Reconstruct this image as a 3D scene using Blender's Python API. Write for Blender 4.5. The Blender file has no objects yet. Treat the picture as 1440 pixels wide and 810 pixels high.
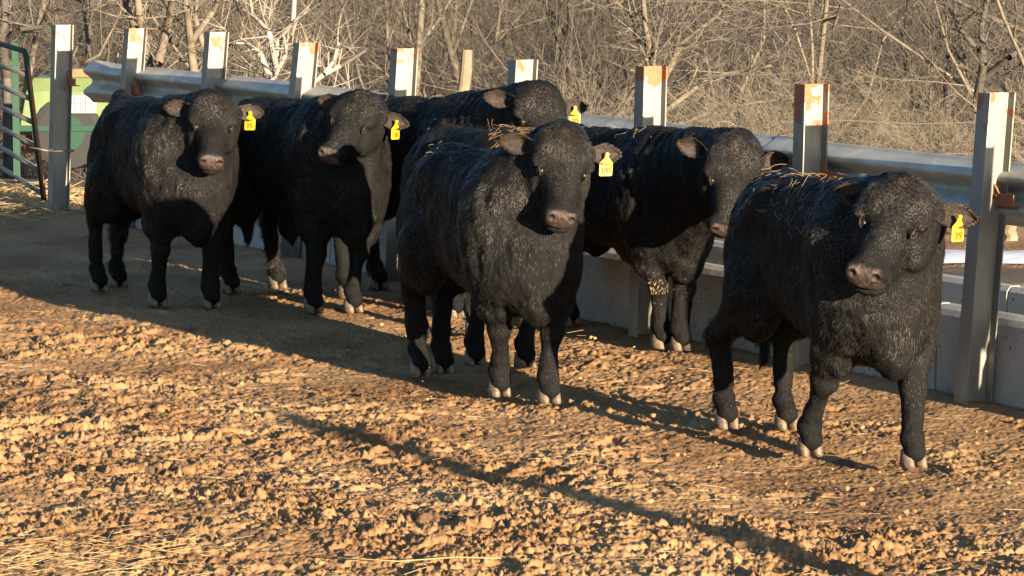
import bpy, math, random
import numpy as np
from mathutils import Vector, Matrix

random.seed(7)
rng = np.random.default_rng(11)
PI = math.pi
R = math.radians
SC = bpy.context.scene
COL = SC.collection

# ------------------------------------------------------------------ camera
CAM_H = 2.28
PITCH = R(5.77)
FPX = 5000.0                      # focal length in pixels of the 1440 px wide photo
cam_d = bpy.data.cameras.new('camera')
cam = bpy.data.objects.new('camera', cam_d)
COL.objects.link(cam)
cam.location = (0, 0, CAM_H)
cam.rotation_euler = (PI / 2 - PITCH, 0, 0)
cam_d.sensor_width = 36.0
cam_d.lens = FPX / 1440 * 36.0
cam_d.clip_start = 0.5
cam_d.clip_end = 2000
SC.camera = cam

# ------------------------------------------------------------------ light
SUN_EL = R(8.4)
SHADOW_AZ = R(29.0)               # shadows run this far to the left of straight ahead
SUNV = Vector((math.sin(SHADOW_AZ) * math.cos(SUN_EL), -math.cos(SHADOW_AZ) * math.cos(SUN_EL), math.sin(SUN_EL)))
world = bpy.data.worlds.new('World')
SC.world = world
world.use_nodes = True
wn = world.node_tree.nodes
wl = world.node_tree.links
sky = wn.new('ShaderNodeTexSky')
sky.sky_type = 'NISHITA'
sky.sun_disc = False
sky.sun_elevation = SUN_EL
sky.sun_rotation = math.atan2(SUNV.x, SUNV.y)
sky.air_density = 1.0
sky.dust_density = .6
sky.ozone_density = 3.0
wl.new(sky.outputs[0], wn['Background'].inputs[0])
wn['Background'].inputs[1].default_value = 0.072
sd = bpy.data.lights.new('sun', 'SUN')
sd.energy = 5.0
sd.angle = R(0.5)
sd.color = (1.0, 0.82, 0.60)
so = bpy.data.objects.new('sun', sd)
COL.objects.link(so)
so.rotation_euler = SUNV.to_track_quat('Z', 'Y').to_euler()
so.location = (20, -30, 12)
SC.view_settings.view_transform = 'Standard'
SC.view_settings.look = 'None'
SC.view_settings.gamma = 1
SC.view_settings.use_curve_mapping = False
SC.view_settings.exposure = 2.1
try:
    SC.cycles.max_bounces = 6
    SC.cycles.transparent_max_bounces = 4
except Exception:
    pass

# ------------------------------------------------------------------ helpers
CP, SP = math.cos(PITCH), math.sin(PITCH)


def ray(px, py):
    """direction through a pixel of the 1440x810 photograph"""
    x = (px - 720) / FPX
    z = -(py - 405) / FPX
    return Vector((x, CP + z * SP, -SP + z * CP))


def ground(px, py):
    r = ray(px, py)
    t = -CAM_H / r.z
    return Vector((r.x * t, r.y * t, 0))


def at(px, py, Y):
    r = ray(px, py)
    t = Y / r.y
    return Vector((r.x * t, Y, CAM_H + r.z * t))


def hsh(i, j, k, seed):
    with np.errstate(over='ignore'):
        h = (i.astype(np.uint32) * np.uint32(374761393) + j.astype(np.uint32) * np.uint32(668265263)
             + k.astype(np.uint32) * np.uint32(2147483647 - 1000003) + np.uint32(seed * 9781 + 17))
        h = (h ^ (h >> np.uint32(13))) * np.uint32(1274126177)
        h = (h ^ (h >> np.uint32(15))) * np.uint32(2246822519)
        h = h ^ (h >> np.uint32(16))
    return (h & np.uint32(0xffffff)).astype(np.float32) / 16777215.0


def vnoise(p, seed=0):
    """value noise, p (N,3) -> (N,) in -1..1"""
    i = np.floor(p).astype(np.int64)
    f = (p - i).astype(np.float32)
    f = f * f * (3 - 2 * f)
    o = 0
    for a in (0, 1):
        wx = f[:, 0] if a else 1 - f[:, 0]
        for b in (0, 1):
            wy = f[:, 1] if b else 1 - f[:, 1]
            for c in (0, 1):
                wz = f[:, 2] if c else 1 - f[:, 2]
                o = o + wx * wy * wz * hsh(i[:, 0] + a, i[:, 1] + b, i[:, 2] + c, seed)
    return o * 2 - 1


def v2(x, y, s, seed):
    """2-D value noise"""
    xs, ys = x / s, y / s
    i = np.floor(xs).astype(np.int64)
    j = np.floor(ys).astype(np.int64)
    fx = (xs - i).astype(np.float32)
    fy = (ys - j).astype(np.float32)
    fx = fx * fx * (3 - 2 * fx)
    fy = fy * fy * (3 - 2 * fy)
    z = np.zeros_like(i)
    return ((hsh(i, j, z, seed) * (1 - fx) + hsh(i + 1, j, z, seed) * fx) * (1 - fy)
            + (hsh(i, j + 1, z, seed) * (1 - fx) + hsh(i + 1, j + 1, z, seed) * fx) * fy) * 2 - 1


def np_mesh(name, verts, faces_list, mats, parent=None, smooth=True, mat_idx=None, attrs=None):
    """faces_list: list of (M,k) int arrays; attrs: {name: (N,3) array}"""
    me = bpy.data.meshes.new(name)
    verts = np.asarray(verts, np.float32)
    me.vertices.add(len(verts))
    me.vertices.foreach_set('co', verts.ravel())
    loops = np.concatenate([f.ravel() for f in faces_list]).astype(np.int32)
    tot = np.concatenate([np.full(len(f), f.shape[1], np.int32) for f in faces_list])
    start = np.concatenate([[0], np.cumsum(tot)[:-1]]).astype(np.int32)
    me.loops.add(len(loops))
    me.loops.foreach_set('vertex_index', loops)
    me.polygons.add(len(tot))
    me.polygons.foreach_set('loop_start', start)
    me.polygons.foreach_set('loop_total', tot)
    if mat_idx is not None:
        me.polygons.foreach_set('material_index', np.asarray(mat_idx, np.int32))
    me.polygons.foreach_set('use_smooth', np.full(len(tot), smooth, bool))
    for m in (mats if isinstance(mats, (list, tuple)) else [mats]):
        me.materials.append(m)
    if attrs:
        for k, v in attrs.items():
            a = me.attributes.new(k, 'FLOAT_VECTOR', 'POINT')
            a.data.foreach_set('vector', np.asarray(v, np.float32).ravel())
    me.update(calc_edges=True)
    o = bpy.data.objects.new(name, me)
    COL.objects.link(o)
    if parent is not None:
        o.parent = parent
    return o


def tag(o, label=None, cat=None, group=None, kind=None):
    if label:
        o['label'] = label
    if cat:
        o['category'] = cat
    if group:
        o['group'] = group
    if kind:
        o['kind'] = kind
    return o


def empty(name, loc, rz=0.0, label=None, cat=None, group=None):
    o = bpy.data.objects.new(name, None)
    o.empty_display_size = 0.2
    o.location = loc
    o.rotation_euler = (0, 0, rz)
    COL.objects.link(o)
    return tag(o, label, cat, group)


class MB:
    """collects convex bits and builds them as one mesh"""
    def __init__(s):
        s.v = []
        s.f = []

    def add(s, vs, fs):
        n = len(s.v)
        s.v += [tuple(v) for v in vs]
        s.f += [tuple(i + n for i in f) for f in fs]

    def box(s, x0, x1, y0, y1, z0, z1, M=None):
        vs = [Vector((x, y, z)) for x in (x0, x1) for y in (y0, y1) for z in (z0, z1)]
        if M is not None:
            vs = [M @ v for v in vs]
        s.add(vs, [(0, 1, 3, 2), (4, 6, 7, 5), (0, 4, 5, 1), (2, 3, 7, 6), (0, 2, 6, 4), (1, 5, 7, 3)])

    def tube(s, pts, rad, n=10, cap=True):
        pts = [Vector(p) for p in pts]
        rads = rad if isinstance(rad, (list, tuple)) else [rad] * len(pts)
        rings = []
        ref = None
        for i, p in enumerate(pts):
            d = (pts[min(i + 1, len(pts) - 1)] - pts[max(i - 1, 0)]).normalized()
            if ref is None:
                ref = Vector((0, 0, 1)) if abs(d.z) < .9 else Vector((1, 0, 0))
            a = d.cross(ref).normalized()
            b = d.cross(a).normalized()
            ref = -b.cross(d).cross(d) if False else ref
            rings.append([p + (a * math.cos(t) + b * math.sin(t)) * rads[i] for t in [2 * PI * k / n for k in range(n)]])
        vs = [v for r_ in rings for v in r_]
        fs = []
        for i in range(len(pts) - 1):
            for k in range(n):
                fs.append((i * n + k, i * n + (k + 1) % n, (i + 1) * n + (k + 1) % n, (i + 1) * n + k))
        if cap:
            fs.append(tuple(range(n)))
            fs.append(tuple(reversed(range((len(pts) - 1) * n, len(pts) * n))))
        s.add(vs, fs)

    def build(s, name, mat, parent=None, smooth=False, bevel=0.0):
        me = bpy.data.meshes.new(name)
        me.from_pydata([tuple(v) for v in s.v], [], s.f)
        me.update()
        for m in (mat if isinstance(mat, (list, tuple)) else [mat]):
            me.materials.append(m)
        import bmesh
        bm = bmesh.new()
        bm.from_mesh(me)
        bmesh.ops.recalc_face_normals(bm, faces=bm.faces)
        bm.to_mesh(me)
        bm.free()
        if smooth:
            me.polygons.foreach_set('use_smooth', [True] * len(me.polygons))
        o = bpy.data.objects.new(name, me)
        COL.objects.link(o)
        if parent is not None:
            o.parent = parent
        if bevel:
            b = o.modifiers.new('bevel', 'BEVEL')
            b.width = bevel
            b.segments = 2
            b.limit_method = 'ANGLE'
        return o


# ------------------------------------------------------------------ materials
def mat(name, base=(.5, .5, .5), rough=.8, metal=0.0, spec=.5):
    m = bpy.data.materials.new(name)
    m.use_nodes = True
    p = m.node_tree.nodes['Principled BSDF']
    p.inputs['Base Color'].default_value = (*base, 1)
    p.inputs['Roughness'].default_value = rough
    p.inputs['Metallic'].default_value = metal
    p.inputs['Specular IOR Level'].default_value = spec
    return m


def nd(m, t, **kw):
    n = m.node_tree.nodes.new(t)
    for k, v in kw.items():
        setattr(n, k, v)
    return n


def lk(m, a, b):
    m.node_tree.links.new(a, b)


def P(m):
    return m.node_tree.nodes['Principled BSDF']


def noise(m, scale, detail=6, rough=.6, coord='Object', stretch=None, dist=0.0):
    tc = nd(m, 'ShaderNodeTexCoord')
    n = nd(m, 'ShaderNodeTexNoise')
    n.inputs['Scale'].default_value = scale
    n.inputs['Detail'].default_value = detail
    n.inputs['Roughness'].default_value = rough
    n.inputs['Distortion'].default_value = dist
    if stretch:
        mp = nd(m, 'ShaderNodeMapping')
        mp.inputs['Scale'].default_value = stretch
        lk(m, tc.outputs[coord], mp.inputs[0])
        lk(m, mp.outputs[0], n.inputs['Vector'])
    else:
        lk(m, tc.outputs[coord], n.inputs['Vector'])
    return n


def ramp(m, src, stops):
    r = nd(m, 'ShaderNodeValToRGB')
    e = r.color_ramp.elements
    while len(e) > 1:
        e.remove(e[0])
    e[0].position = stops[0][0]
    e[0].color = (*stops[0][1], 1)
    for p, c in stops[1:]:
        k = e.new(p)
        k.color = (*c, 1)
    lk(m, src, r.inputs[0])
    return r


def bump(m, src, strength=.5, dist=.01):
    b = nd(m, 'ShaderNodeBump')
    b.inputs['Strength'].default_value = strength
    b.inputs['Distance'].default_value = dist
    lk(m, src, b.inputs['Height'])
    lk(m, b.outputs[0], P(m).inputs['Normal'])
    return b


def mixc(m, fac, a, b):
    x = nd(m, 'ShaderNodeMix', data_type='RGBA')
    lk(m, fac, x.inputs[0])
    for s, i in ((a, 6), (b, 7)):
        if isinstance(s, tuple):
            x.inputs[i].default_value = (*s, 1)
        else:
            lk(m, s, x.inputs[i])
    return x.outputs[2]


# dirt of the yard
M_dirt = mat('dirt', rough=.95, spec=.15)
n1 = noise(M_dirt, 1.1, 5, .6)
n2 = noise(M_dirt, 28, 8, .75)
r1 = ramp(M_dirt, n1.outputs[0], [(.25, (.18, .092, .041)), (.42, (.27, .150, .068)), (.58, (.355, .212, .100)), (.8, (.42, .272, .140))])
r2 = ramp(M_dirt, n2.outputs[0], [(.25, (.58, .52, .48)), (.5, (1, 1, 1)), (.75, (1.22, 1.2, 1.15))])
mx = nd(M_dirt, 'ShaderNodeMix', data_type='RGBA', blend_type='MULTIPLY')
mx.inputs[0].default_value = 1
lk(M_dirt, r1.outputs[0], mx.inputs[6])
lk(M_dirt, r2.outputs[0], mx.inputs[7])
n3 = noise(M_dirt, 2.3, 3, .5)
r3 = ramp(M_dirt, n3.outputs[0], [(.66, (0, 0, 0)), (.70, (1, 1, 1))])
lk(M_dirt, mixc(M_dirt, r3.outputs[0], mx.outputs[2], (.15, .085, .048)), P(M_dirt).inputs['Base Color'])
n4 = noise(M_dirt, 90, 6, .8)
bump(M_dirt, n4.outputs[0], .9, .006)

# land beyond the fence
M_land = mat('leaf_litter', rough=.95, spec=.1)
n1 = noise(M_land, .35, 6, .7)
n2 = noise(M_land, 9, 8, .8)
r1 = ramp(M_land, n1.outputs[0], [(.3, (.10, .082, .060)), (.5, (.155, .127, .093)), (.7, (.23, .19, .14))])
r2 = ramp(M_land, n2.outputs[0], [(.3, (.5, .5, .5)), (.5, (1, 1, 1)), (.7, (1.4, 1.35, 1.3))])
mx = nd(M_land, 'ShaderNodeMix', data_type='RGBA', blend_type='MULTIPLY')
mx.inputs[0].default_value = 1
lk(M_land, r1.outputs[0], mx.inputs[6])
lk(M_land, r2.outputs[0], mx.inputs[7])
lk(M_land, mx.outputs[2], P(M_land).inputs['Base Color'])
bump(M_land, n2.outputs[0], 1.0, .08)

# black coat (skin surface under the hair)
M_coat = mat('black_coat', (.010, .009, .0085), .7, spec=.06)
n1 = noise(M_coat, 14, 5, .7, stretch=(1, 1, .35))
r1 = ramp(M_coat, n1.outputs[0], [(.3, (.006, .006, .006)), (.65, (.011, .0105, .010)), (.8, (.018, .016, .014))])
ap = nd(M_coat, 'ShaderNodeAttribute', attribute_name='pad')
sx = nd(M_coat, 'ShaderNodeSeparateXYZ')
lk(M_coat, ap.outputs['Vector'], sx.inputs[0])
np_ = noise(M_coat, 55, 4, .6)
rp_ = ramp(M_coat, np_.outputs[0], [(.35, (.024, .017, .015)), (.55, (.054, .037, .031)), (.75, (.11, .075, .064))])
cc_ = mixc(M_coat, sx.outputs[0], r1.outputs[0], rp_.outputs[0])
cc_ = mixc(M_coat, sx.outputs[1], cc_, (.008, .005, .004))  # nostril hollows painted dark to deepen the shade inside them
lk(M_coat, cc_, P(M_coat).inputs['Base Color'])
rr_ = nd(M_coat, 'ShaderNodeMapRange')
rr_.inputs[3].default_value = .7
rr_.inputs[4].default_value = .42
lk(M_coat, sx.outputs[0], rr_.inputs[0])
lk(M_coat, rr_.outputs[0], P(M_coat).inputs['Roughness'])
rs_ = nd(M_coat, 'ShaderNodeMapRange')
rs_.inputs[3].default_value = .06
rs_.inputs[4].default_value = .30
lk(M_coat, sx.outputs[0], rs_.inputs[0])
lk(M_coat, rs_.outputs[0], P(M_coat).inputs['Specular IOR Level'])
n2 = noise(M_coat, 60, 5, .7, stretch=(1, 1, .25))
bump(M_coat, n2.outputs[0], .9, .012)
# hair: shading normal and tint come from attributes of every strand
M_hair = mat('coat_hair', (.02, .017, .014), .5, spec=.11)
P(M_hair).inputs['Roughness'].default_value = .46
at_c = nd(M_hair, 'ShaderNodeAttribute', attribute_name='tint')
lk(M_hair, at_c.outputs['Color'], P(M_hair).inputs['Base Color'])
at_n = nd(M_hair, 'ShaderNodeAttribute', attribute_name='root_normal')
vt = nd(M_hair, 'ShaderNodeVectorTransform', vector_type='NORMAL', convert_from='OBJECT', convert_to='WORLD')
lk(M_hair, at_n.outputs['Vector'], vt.inputs[0])
lk(M_hair, vt.outputs[0], P(M_hair).inputs['Normal'])

M_nose = mat('nose_skin', (.14, .075, .06), .5, spec=.2)
n1 = noise(M_nose, 60, 4, .6)
r1 = ramp(M_nose, n1.outputs[0], [(.35, (.025, .016, .014)), (.55, (.070, .042, .035)), (.75, (.13, .08, .068))])
lk(M_nose, r1.outputs[0], P(M_nose).inputs['Base Color'])
bump(M_nose, n1.outputs[0], .6, .003)
M_nostril = mat('nostril_dark', (.012, .007, .006), .6)
M_hoof = mat('hoof_horn', (.20, .14, .085), .6)
n1 = noise(M_hoof, 30, 5, .7, stretch=(1, 1, 2))
r1 = ramp(M_hoof, n1.outputs[0], [(.3, (.05, .035, .024)), (.5, (.12, .085, .055)), (.7, (.21, .15, .09))])
lk(M_hoof, r1.outputs[0], P(M_hoof).inputs['Base Color'])
bump(M_hoof, n1.outputs[0], .4, .004)
M_eye = mat('eye', (.012, .007, .005), .3, spec=.2)
M_lid = mat('eyelid_rim', (.025, .018, .014), .6, spec=.2)
M_earin = mat('ear_inside', (.085, .055, .04), .8)
n1 = noise(M_earin, 40, 4, .7)
r1 = ramp(M_earin, n1.outputs[0], [(.35, (.014, .011, .009)), (.6, (.035, .025, .019)), (.8, (.075, .053, .04))])
lk(M_earin, r1.outputs[0], P(M_earin).inputs['Base Color'])
M_tag = mat('yellow_tag', (.50, .29, .004), .5)
M_ink = mat('tag_ink', (.07, .035, .005), .8)
M_straw = mat('straw', (.32, .225, .11), .7, spec=.3)
M_strawd = mat('dry_straw', (.30, .19, .09), .8, spec=.2)

# galvanised steel with rust near the top of a post
def galv(name, rust_z=None, seed=0.0, tone=1.0):
    m = mat(name, rough=.55, metal=.15, spec=.5)
    a = noise(m, 7, 5, .65, stretch=(1, 1, .3))
    ra = ramp(m, a.outputs[0], [(.3, (.150 * tone, .145 * tone, .125 * tone)), (.55, (.215 * tone, .205 * tone, .172 * tone)), (.75, (.28 * tone, .265 * tone, .215 * tone))])
    b = noise(m, 60, 4, .8)
    rb = ramp(m, b.outputs[0], [(.60, (0, 0, 0)), (.70, (.6, .6, .6))])
    c = mixc(m, rb.outputs[0], ra.outputs[0], (.24, .19, .14))
    if rust_z is not None:
        tc = nd(m, 'ShaderNodeTexCoord')
        sp = nd(m, 'ShaderNodeSeparateXYZ')
        lk(m, tc.outputs['Object'], sp.inputs[0])
        nz = nd(m, 'ShaderNodeTexNoise')
        nz.inputs['Scale'].default_value = 11
        nz.inputs['Detail'].default_value = 6
        mp = nd(m, 'ShaderNodeMapping')
        mp.inputs['Location'].default_value = (seed, seed * 1.7, seed * .6)
        lk(m, tc.outputs['Object'], mp.inputs[0])
        lk(m, mp.outputs[0], nz.inputs['Vector'])
        ma = nd(m, 'ShaderNodeMath', operation='MULTIPLY_ADD')
        ma.inputs[1].default_value = 1.0
        lk(m, nz.outputs[0], ma.inputs[0])
        lk(m, sp.outputs[2], ma.inputs[2])
        rr = ramp(m, ma.outputs[0], [(0, (0, 0, 0)), (.5, (0, 0, 0))])
        mr = nd(m, 'ShaderNodeMapRange')
        mr.inputs[1].default_value = rust_z + .56
        mr.inputs[2].default_value = rust_z + .58
        lk(m, ma.outputs[0], mr.inputs[0])
        rn = ramp(m, b.outputs[0], [(.3, (.16, .045, .018)), (.7, (.36, .13, .05))])
        c = mixc(m, mr.outputs[0], c, rn.outputs[0])
    lk(m, c, P(m).inputs['Base Color'])
    bump(m, b.outputs[0], .25, .003)
    return m


M_rail = galv('rail_steel', tone=1.9)
M_rust = mat('rusty_red_steel', (.30, .10, .045), .85)
n1 = noise(M_rust, 25, 5, .7)
r1 = ramp(M_rust, n1.outputs[0], [(.3, (.17, .05, .025)), (.6, (.36, .13, .06)), (.8, (.42, .19, .10))])
lk(M_rust, r1.outputs[0], P(M_rust).inputs['Base Color'])
M_conc = mat('concrete', rough=.9, spec=.2)
n1 = noise(M_conc, 1.6, 8, .7)
n2 = noise(M_conc, 24, 6, .75)
n5 = nd(M_conc, 'ShaderNodeTexVoronoi')
tc5 = nd(M_conc, 'ShaderNodeTexCoord')
lk(M_conc, tc5.outputs['Object'], n5.inputs['Vector'])
n5.inputs['Scale'].default_value = 14
r1 = ramp(M_conc, n1.outputs[0], [(.3, (.25, .235, .21)), (.5, (.36, .34, .31)), (.7, (.46, .435, .395))])
r5 = ramp(M_conc, n5.outputs['Distance'], [(.0, (1, 1, 1)), (.10, (1, 1, 1)), (.14, (0, 0, 0))])
r2 = ramp(M_conc, n2.outputs[0], [(.58, (0, 0, 0)), (.72, (1, 1, 1))])
c1 = mixc(M_conc, r2.outputs[0], r1.outputs[0], (.15, .135, .115))
c1 = mixc(M_conc, r5.outputs[0], c1, (.13, .12, .10))
lk(M_conc, c1, P(M_conc).inputs['Base Color'])
bump(M_conc, n2.outputs[0], .6, .006)


def bark(name, a, b):
    m = mat(name, rough=.9, spec=.15)
    n = noise(m, 3.0, 6, .75)
    r = ramp(m, n.outputs[0], [(.35, a), (.65, b)])
    lk(m, r.outputs[0], P(m).inputs['Base Color'])
    return m


M_bark = [bark('bark_tan', (.085, .070, .053), (.20, .165, .120)), bark('bark_grey', (.045, .040, .035), (.115, .10, .083)), bark('bark_pale', (.26, .22, .17), (.42, .37, .30))]
M_twig = [bark('twig_tan', (.10, .084, .063), (.20, .168, .122)), bark('twig_grey', (.068, .060, .050), (.15, .13, .105)), bark('twig_pale', (.18, .15, .12), (.32, .28, .23)), bark('twig_red', (.095, .077, .064), (.19, .152, .124))]
M_wood = bark('weathered_wood', (.12, .088, .058), (.25, .19, .13))
M_green = mat('bright_green_paint', (.20, .42, .10), .45)
n1 = noise(M_green, 5, 5, .6)
r1 = ramp(M_green, n1.outputs[0], [(.3, (.095, .13, .045)), (.7, (.135, .175, .066))])
lk(M_green, r1.outputs[0], P(M_green).inputs['Base Color'])
M_dgreen = mat('dark_green_paint', (.022, .055, .036), .7, spec=.1)
M_tyre = mat('tyre_rubber', (.02, .02, .02), .9)
M_white = mat('white_decal', (.36, .37, .35), .6)
M_black = mat('decal_line', (.10, .10, .10), .7)
M_snow = mat('old_snow', (.60, .62, .66), .7)
n1 = noise(M_snow, 3, 6, .7)
r1 = ramp(M_snow, n1.outputs[0], [(.35, (.35, .32, .28)), (.5, (.60, .61, .64)), (.7, (.75, .77, .80))])
lk(M_snow, r1.outputs[0], P(M_snow).inputs['Base Color'])
M_bar = galv('gate_bar_steel', tone=.65)
M_wire = mat('wire', (.20, .17, .14), .5, metal=.6)

# ------------------------------------------------------------------ ground
# fence line in plan: from the near right post to the far left post
F0 = Vector((2.30, 17.0, 0))
FU = Vector((-1.4 - 2.3, 24.2 - 17.0, 0)).normalized()      # along the fence, away from the camera
FN = Vector((-FU.y, FU.x, 0))                                # towards the pen


def fline(Y):
    return F0 + FU * ((Y - F0.y) / FU.y)


def clods(x, y, cell, seed, keep, rlo, rhi, rough=.5):
    """bumps scattered on a jittered grid: steep lumps of uneven outline"""
    i0 = np.floor(x / cell).astype(np.int64)
    j0 = np.floor(y / cell).astype(np.int64)
    h = np.zeros_like(x, dtype=np.float32)
    z = np.zeros_like(i0)
    for a in (-1, 0, 1):
        for b in (-1, 0, 1):
            i, j = i0 + a, j0 + b
            u = hsh(i, j, z, seed)
            v = hsh(i, j, z + 1, seed)
            k = hsh(i, j, z + 2, seed)
            s = hsh(i, j, z + 3, seed)
            rr = (rlo + (rhi - rlo) * s) * cell
            ang = k * 40
            dx = x - (i + u) * cell
            dy = y - (j + v) * cell
            ca, sa = np.cos(ang), np.sin(ang)
            ex = dx * ca + dy * sa
            ey = (-dx * sa + dy * ca) * (1.0 + .9 * hsh(i, j, z + 5, seed))
            q = 1 - (ex * ex + ey * ey) / (rr * rr)
            q = np.where(k < keep, np.clip(q, 0, 1) ** .45 * rr, 0)
            h = np.maximum(h, q)
    return h


def yard_mesh():
    nx, = (1150,)
    t = np.linspace(-1.0, 1.0, nx)
    ys = [11.6]
    while ys[-1] < 30.5:
        ys.append(ys[-1] + .011 + .0012 * (ys[-1] - 11.6))
    ys = np.array(ys)
    ny = len(ys)
    T, Y = np.meshgrid(t, ys)
    X = T * (Y * .144 * 1.45 + .15) + np.sign(T) * np.clip(np.abs(T) - .93, 0, 1) * 60
    x = X.ravel().astype(np.float64)
    y = Y.ravel().astype(np.float64)
    wx = x + .06 * v2(x, y, .12, 3) + .024 * v2(x, y, .035, 4) + .008 * v2(x, y, .014, 14)
    wy = y + .06 * v2(x, y, .12, 5) + .024 * v2(x, y, .035, 6) + .008 * v2(x, y, .014, 16)
    # trampled zone in front, smoother dirt by the fence and at the back
    dist = (x - F0.x) * FN.x + (y - F0.y) * FN.y
    amp = np.clip((dist + .1) / .9, 0.35, 1)
    amp = amp * np.clip(1.15 - (y - 16) * .07, .45, 1)
    patch = np.clip(.68 + .55 * v2(x, y, 1.1, 9) + .40 * v2(x, y, .4, 10), .22, 1.15)
    a = amp * patch
    def fb(sc, seed, o=4):
        r_, am, tot = 0, 1.0, 0
        for q in range(o):
            r_ = r_ + am * v2(wx + 3.1 * q, wy * 1.0 + 1.7 * q, sc / 2 ** q, seed + q)
            tot += am
            am *= .62
        return r_ / tot

    def st(n_, t0, w):
        q = np.clip((n_ - t0) / w, 0, 1)
        return q * q * (3 - 2 * q)
    h = .030 * v2(x, y, 1.7, 20) + .014 * v2(x, y, .55, 21) * amp + .008 * v2(x, y, .21, 22) * a
    big = fb(.16, 60)
    med = fb(.075, 70)
    sml = fb(.034, 80, 3)
    h += a * (.017 * st(big, .0, .30) + .013 * st(med, -.05, .26) * (.4 + .6 * st(big, -.3, .5)) + .0095 * st(sml, -.15, .45) + .005 * fb(.018, 88, 2))
    h += a * (.22 * clods(wx, wy, .10, 31, .22, .22, .50) + .22 * clods(wx, wy, .048, 33, .35, .25, .55))
    h += .18 * clods(wx, wy, .024, 34, .5, .3, .6) * np.clip(a, .3, 1)
    h += a * .20 * clods(wx + .02 * v2(x, y, .04, 91), wy, .55, 90, .22, .07, .15)
    h -= amp * .45 * clods(wx, wy, .22, 41, .25, .15, .26)
    h += (.0052 * v2(wx, wy, .022, 50) + .0038 * v2(x, y, .011, 51)) * (.5 + a)
    h += np.clip(1 - np.abs(dist) / .5, 0, 1) ** 2 * .03
    v = np.stack([x, y, h - .031], 1)
    I = np.arange(nx * ny).reshape(ny, nx)
    q = np.stack([I[:-1, :-1], I[:-1, 1:], I[1:, 1:], I[1:, :-1]], -1).reshape(-1, 4)
    return v, q


gv, gq = yard_mesh()
yard = np_mesh('ground', gv, [gq], M_dirt, smooth=True)
tag(yard, kind='structure')


def land_h(x, y):
    dd = -((x - F0.x) * FN.x + (y - F0.y) * FN.y)
    s = y - 31 + .25 * (x - 3)
    drop = -6.2 * np.clip(s / 22, 0, 1) ** 1.3
    rise = np.clip((y - 62) / 60, 0, 3) ** 1.1 * 10.5
    return drop + rise + .25 * v2(x, y, 4.0, 71) * np.clip(s / 5, 0, 1) + 1.5 * v2(x, y, 25.0, 72) * np.clip(s / 30, 0, 1) - .12 + .085 * np.clip((dd - .5) / .3, 0, 1)


def land_mesh():
    xs = np.concatenate([np.linspace(-600, -45, 30)[:-1], np.linspace(-45, 45, 150), np.linspace(45, 600, 30)[1:]])
    ys = np.concatenate([np.linspace(-300, 5, 12)[:-1], np.linspace(5, 60, 120)[:-1], np.linspace(60, 260, 90), np.linspace(260, 900, 15)[1:]])
    X, Y = np.meshgrid(xs, ys)
    x, y = X.ravel(), Y.ravel()
    z = land_h(x, y)
    v = np.stack([x, y, z], 1)
    I = np.arange(len(v)).reshape(X.shape)
    q = np.stack([I[:-1, :-1], I[:-1, 1:], I[1:, 1:], I[1:, :-1]], -1).reshape(-1, 4)
    return v, q


lv, lq = land_mesh()
lc = lv[lq].mean(1)
lpen = ((lc[:, 0] - F0.x) * FN.x + (lc[:, 1] - F0.y) * FN.y > -.3) & (lc[:, 1] < 31)
tag(np_mesh('terrain', lv, [lq], [M_land, M_dirt], mat_idx=lpen.astype(int)), kind='structure')


def land_z(x, y):
    return float(land_h(np.array([x], float), np.array([y], float))[0])


# strip of old snow on the lane behind the fence at the right
def snow():
    n, m = 60, 12
    vs = []
    for i in range(n):
        for j in range(m):
            u, w = i / (n - 1), j / (m - 1)
            x = -1 + u * 9
            y = 25.0 - .1 * u + (w - .5) * (1.5 + .3 * math.sin(u * 9) + .3 * math.sin(u * 23)) * (1 if 0 < i < n - 1 else .1)
            vs.append((x, y, .01 - .03 * abs(w - .5) ** 2 * 4 + .004 * math.sin(u * 60 + w * 7)))
    I = np.arange(n * m).reshape(n, m)
    q = np.stack([I[:-1, :-1], I[1:, :-1], I[1:, 1:], I[:-1, 1:]], -1).reshape(-1, 4)
    o = np_mesh('snow', np.array(vs), [q], M_snow)
    tag(o, 'strip of old snow on the ground behind the fence', 'snow', kind='stuff')


snow()

# loose clods: one object of countless lumps
ICO_V = []
ph = (1 + 5 ** .5) / 2
for a, b in ((-1, ph), (1, ph), (-1, -ph), (1, -ph)):
    ICO_V.append((a, b, 0))
for a, b in ((-1, ph), (1, ph), (-1, -ph), (1, -ph)):
    ICO_V.append((0, a, b))
for a, b in ((ph, -1), (ph, 1), (-ph, -1), (-ph, 1)):
    ICO_V.append((a, 0, b))
ICO_V = np.array(ICO_V) / math.sqrt(1 + ph * ph)
ICO_F = np.array([(0, 11, 5), (0, 5, 1), (0, 1, 7), (0, 7, 10), (0, 10, 11), (1, 5, 9), (5, 11, 4), (11, 10, 2), (10, 7, 6), (7, 1, 8),
                  (3, 9, 4), (3, 4, 2), (3, 2, 6), (3, 6, 8), (3, 8, 9), (4, 9, 5), (2, 4, 11), (6, 2, 10), (8, 6, 7), (9, 8, 1)])


def scatter_pts(n, y0, y1, wide=1.25, power=1.6):
    y = y0 + (y1 - y0) * rng.random(n) ** power
    x = (rng.random(n) * 2 - 1) * y * .144 * wide
    keep = (x - F0.x) * FN.x + (y - F0.y) * FN.y > .12
    return x[keep], y[keep]


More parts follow.
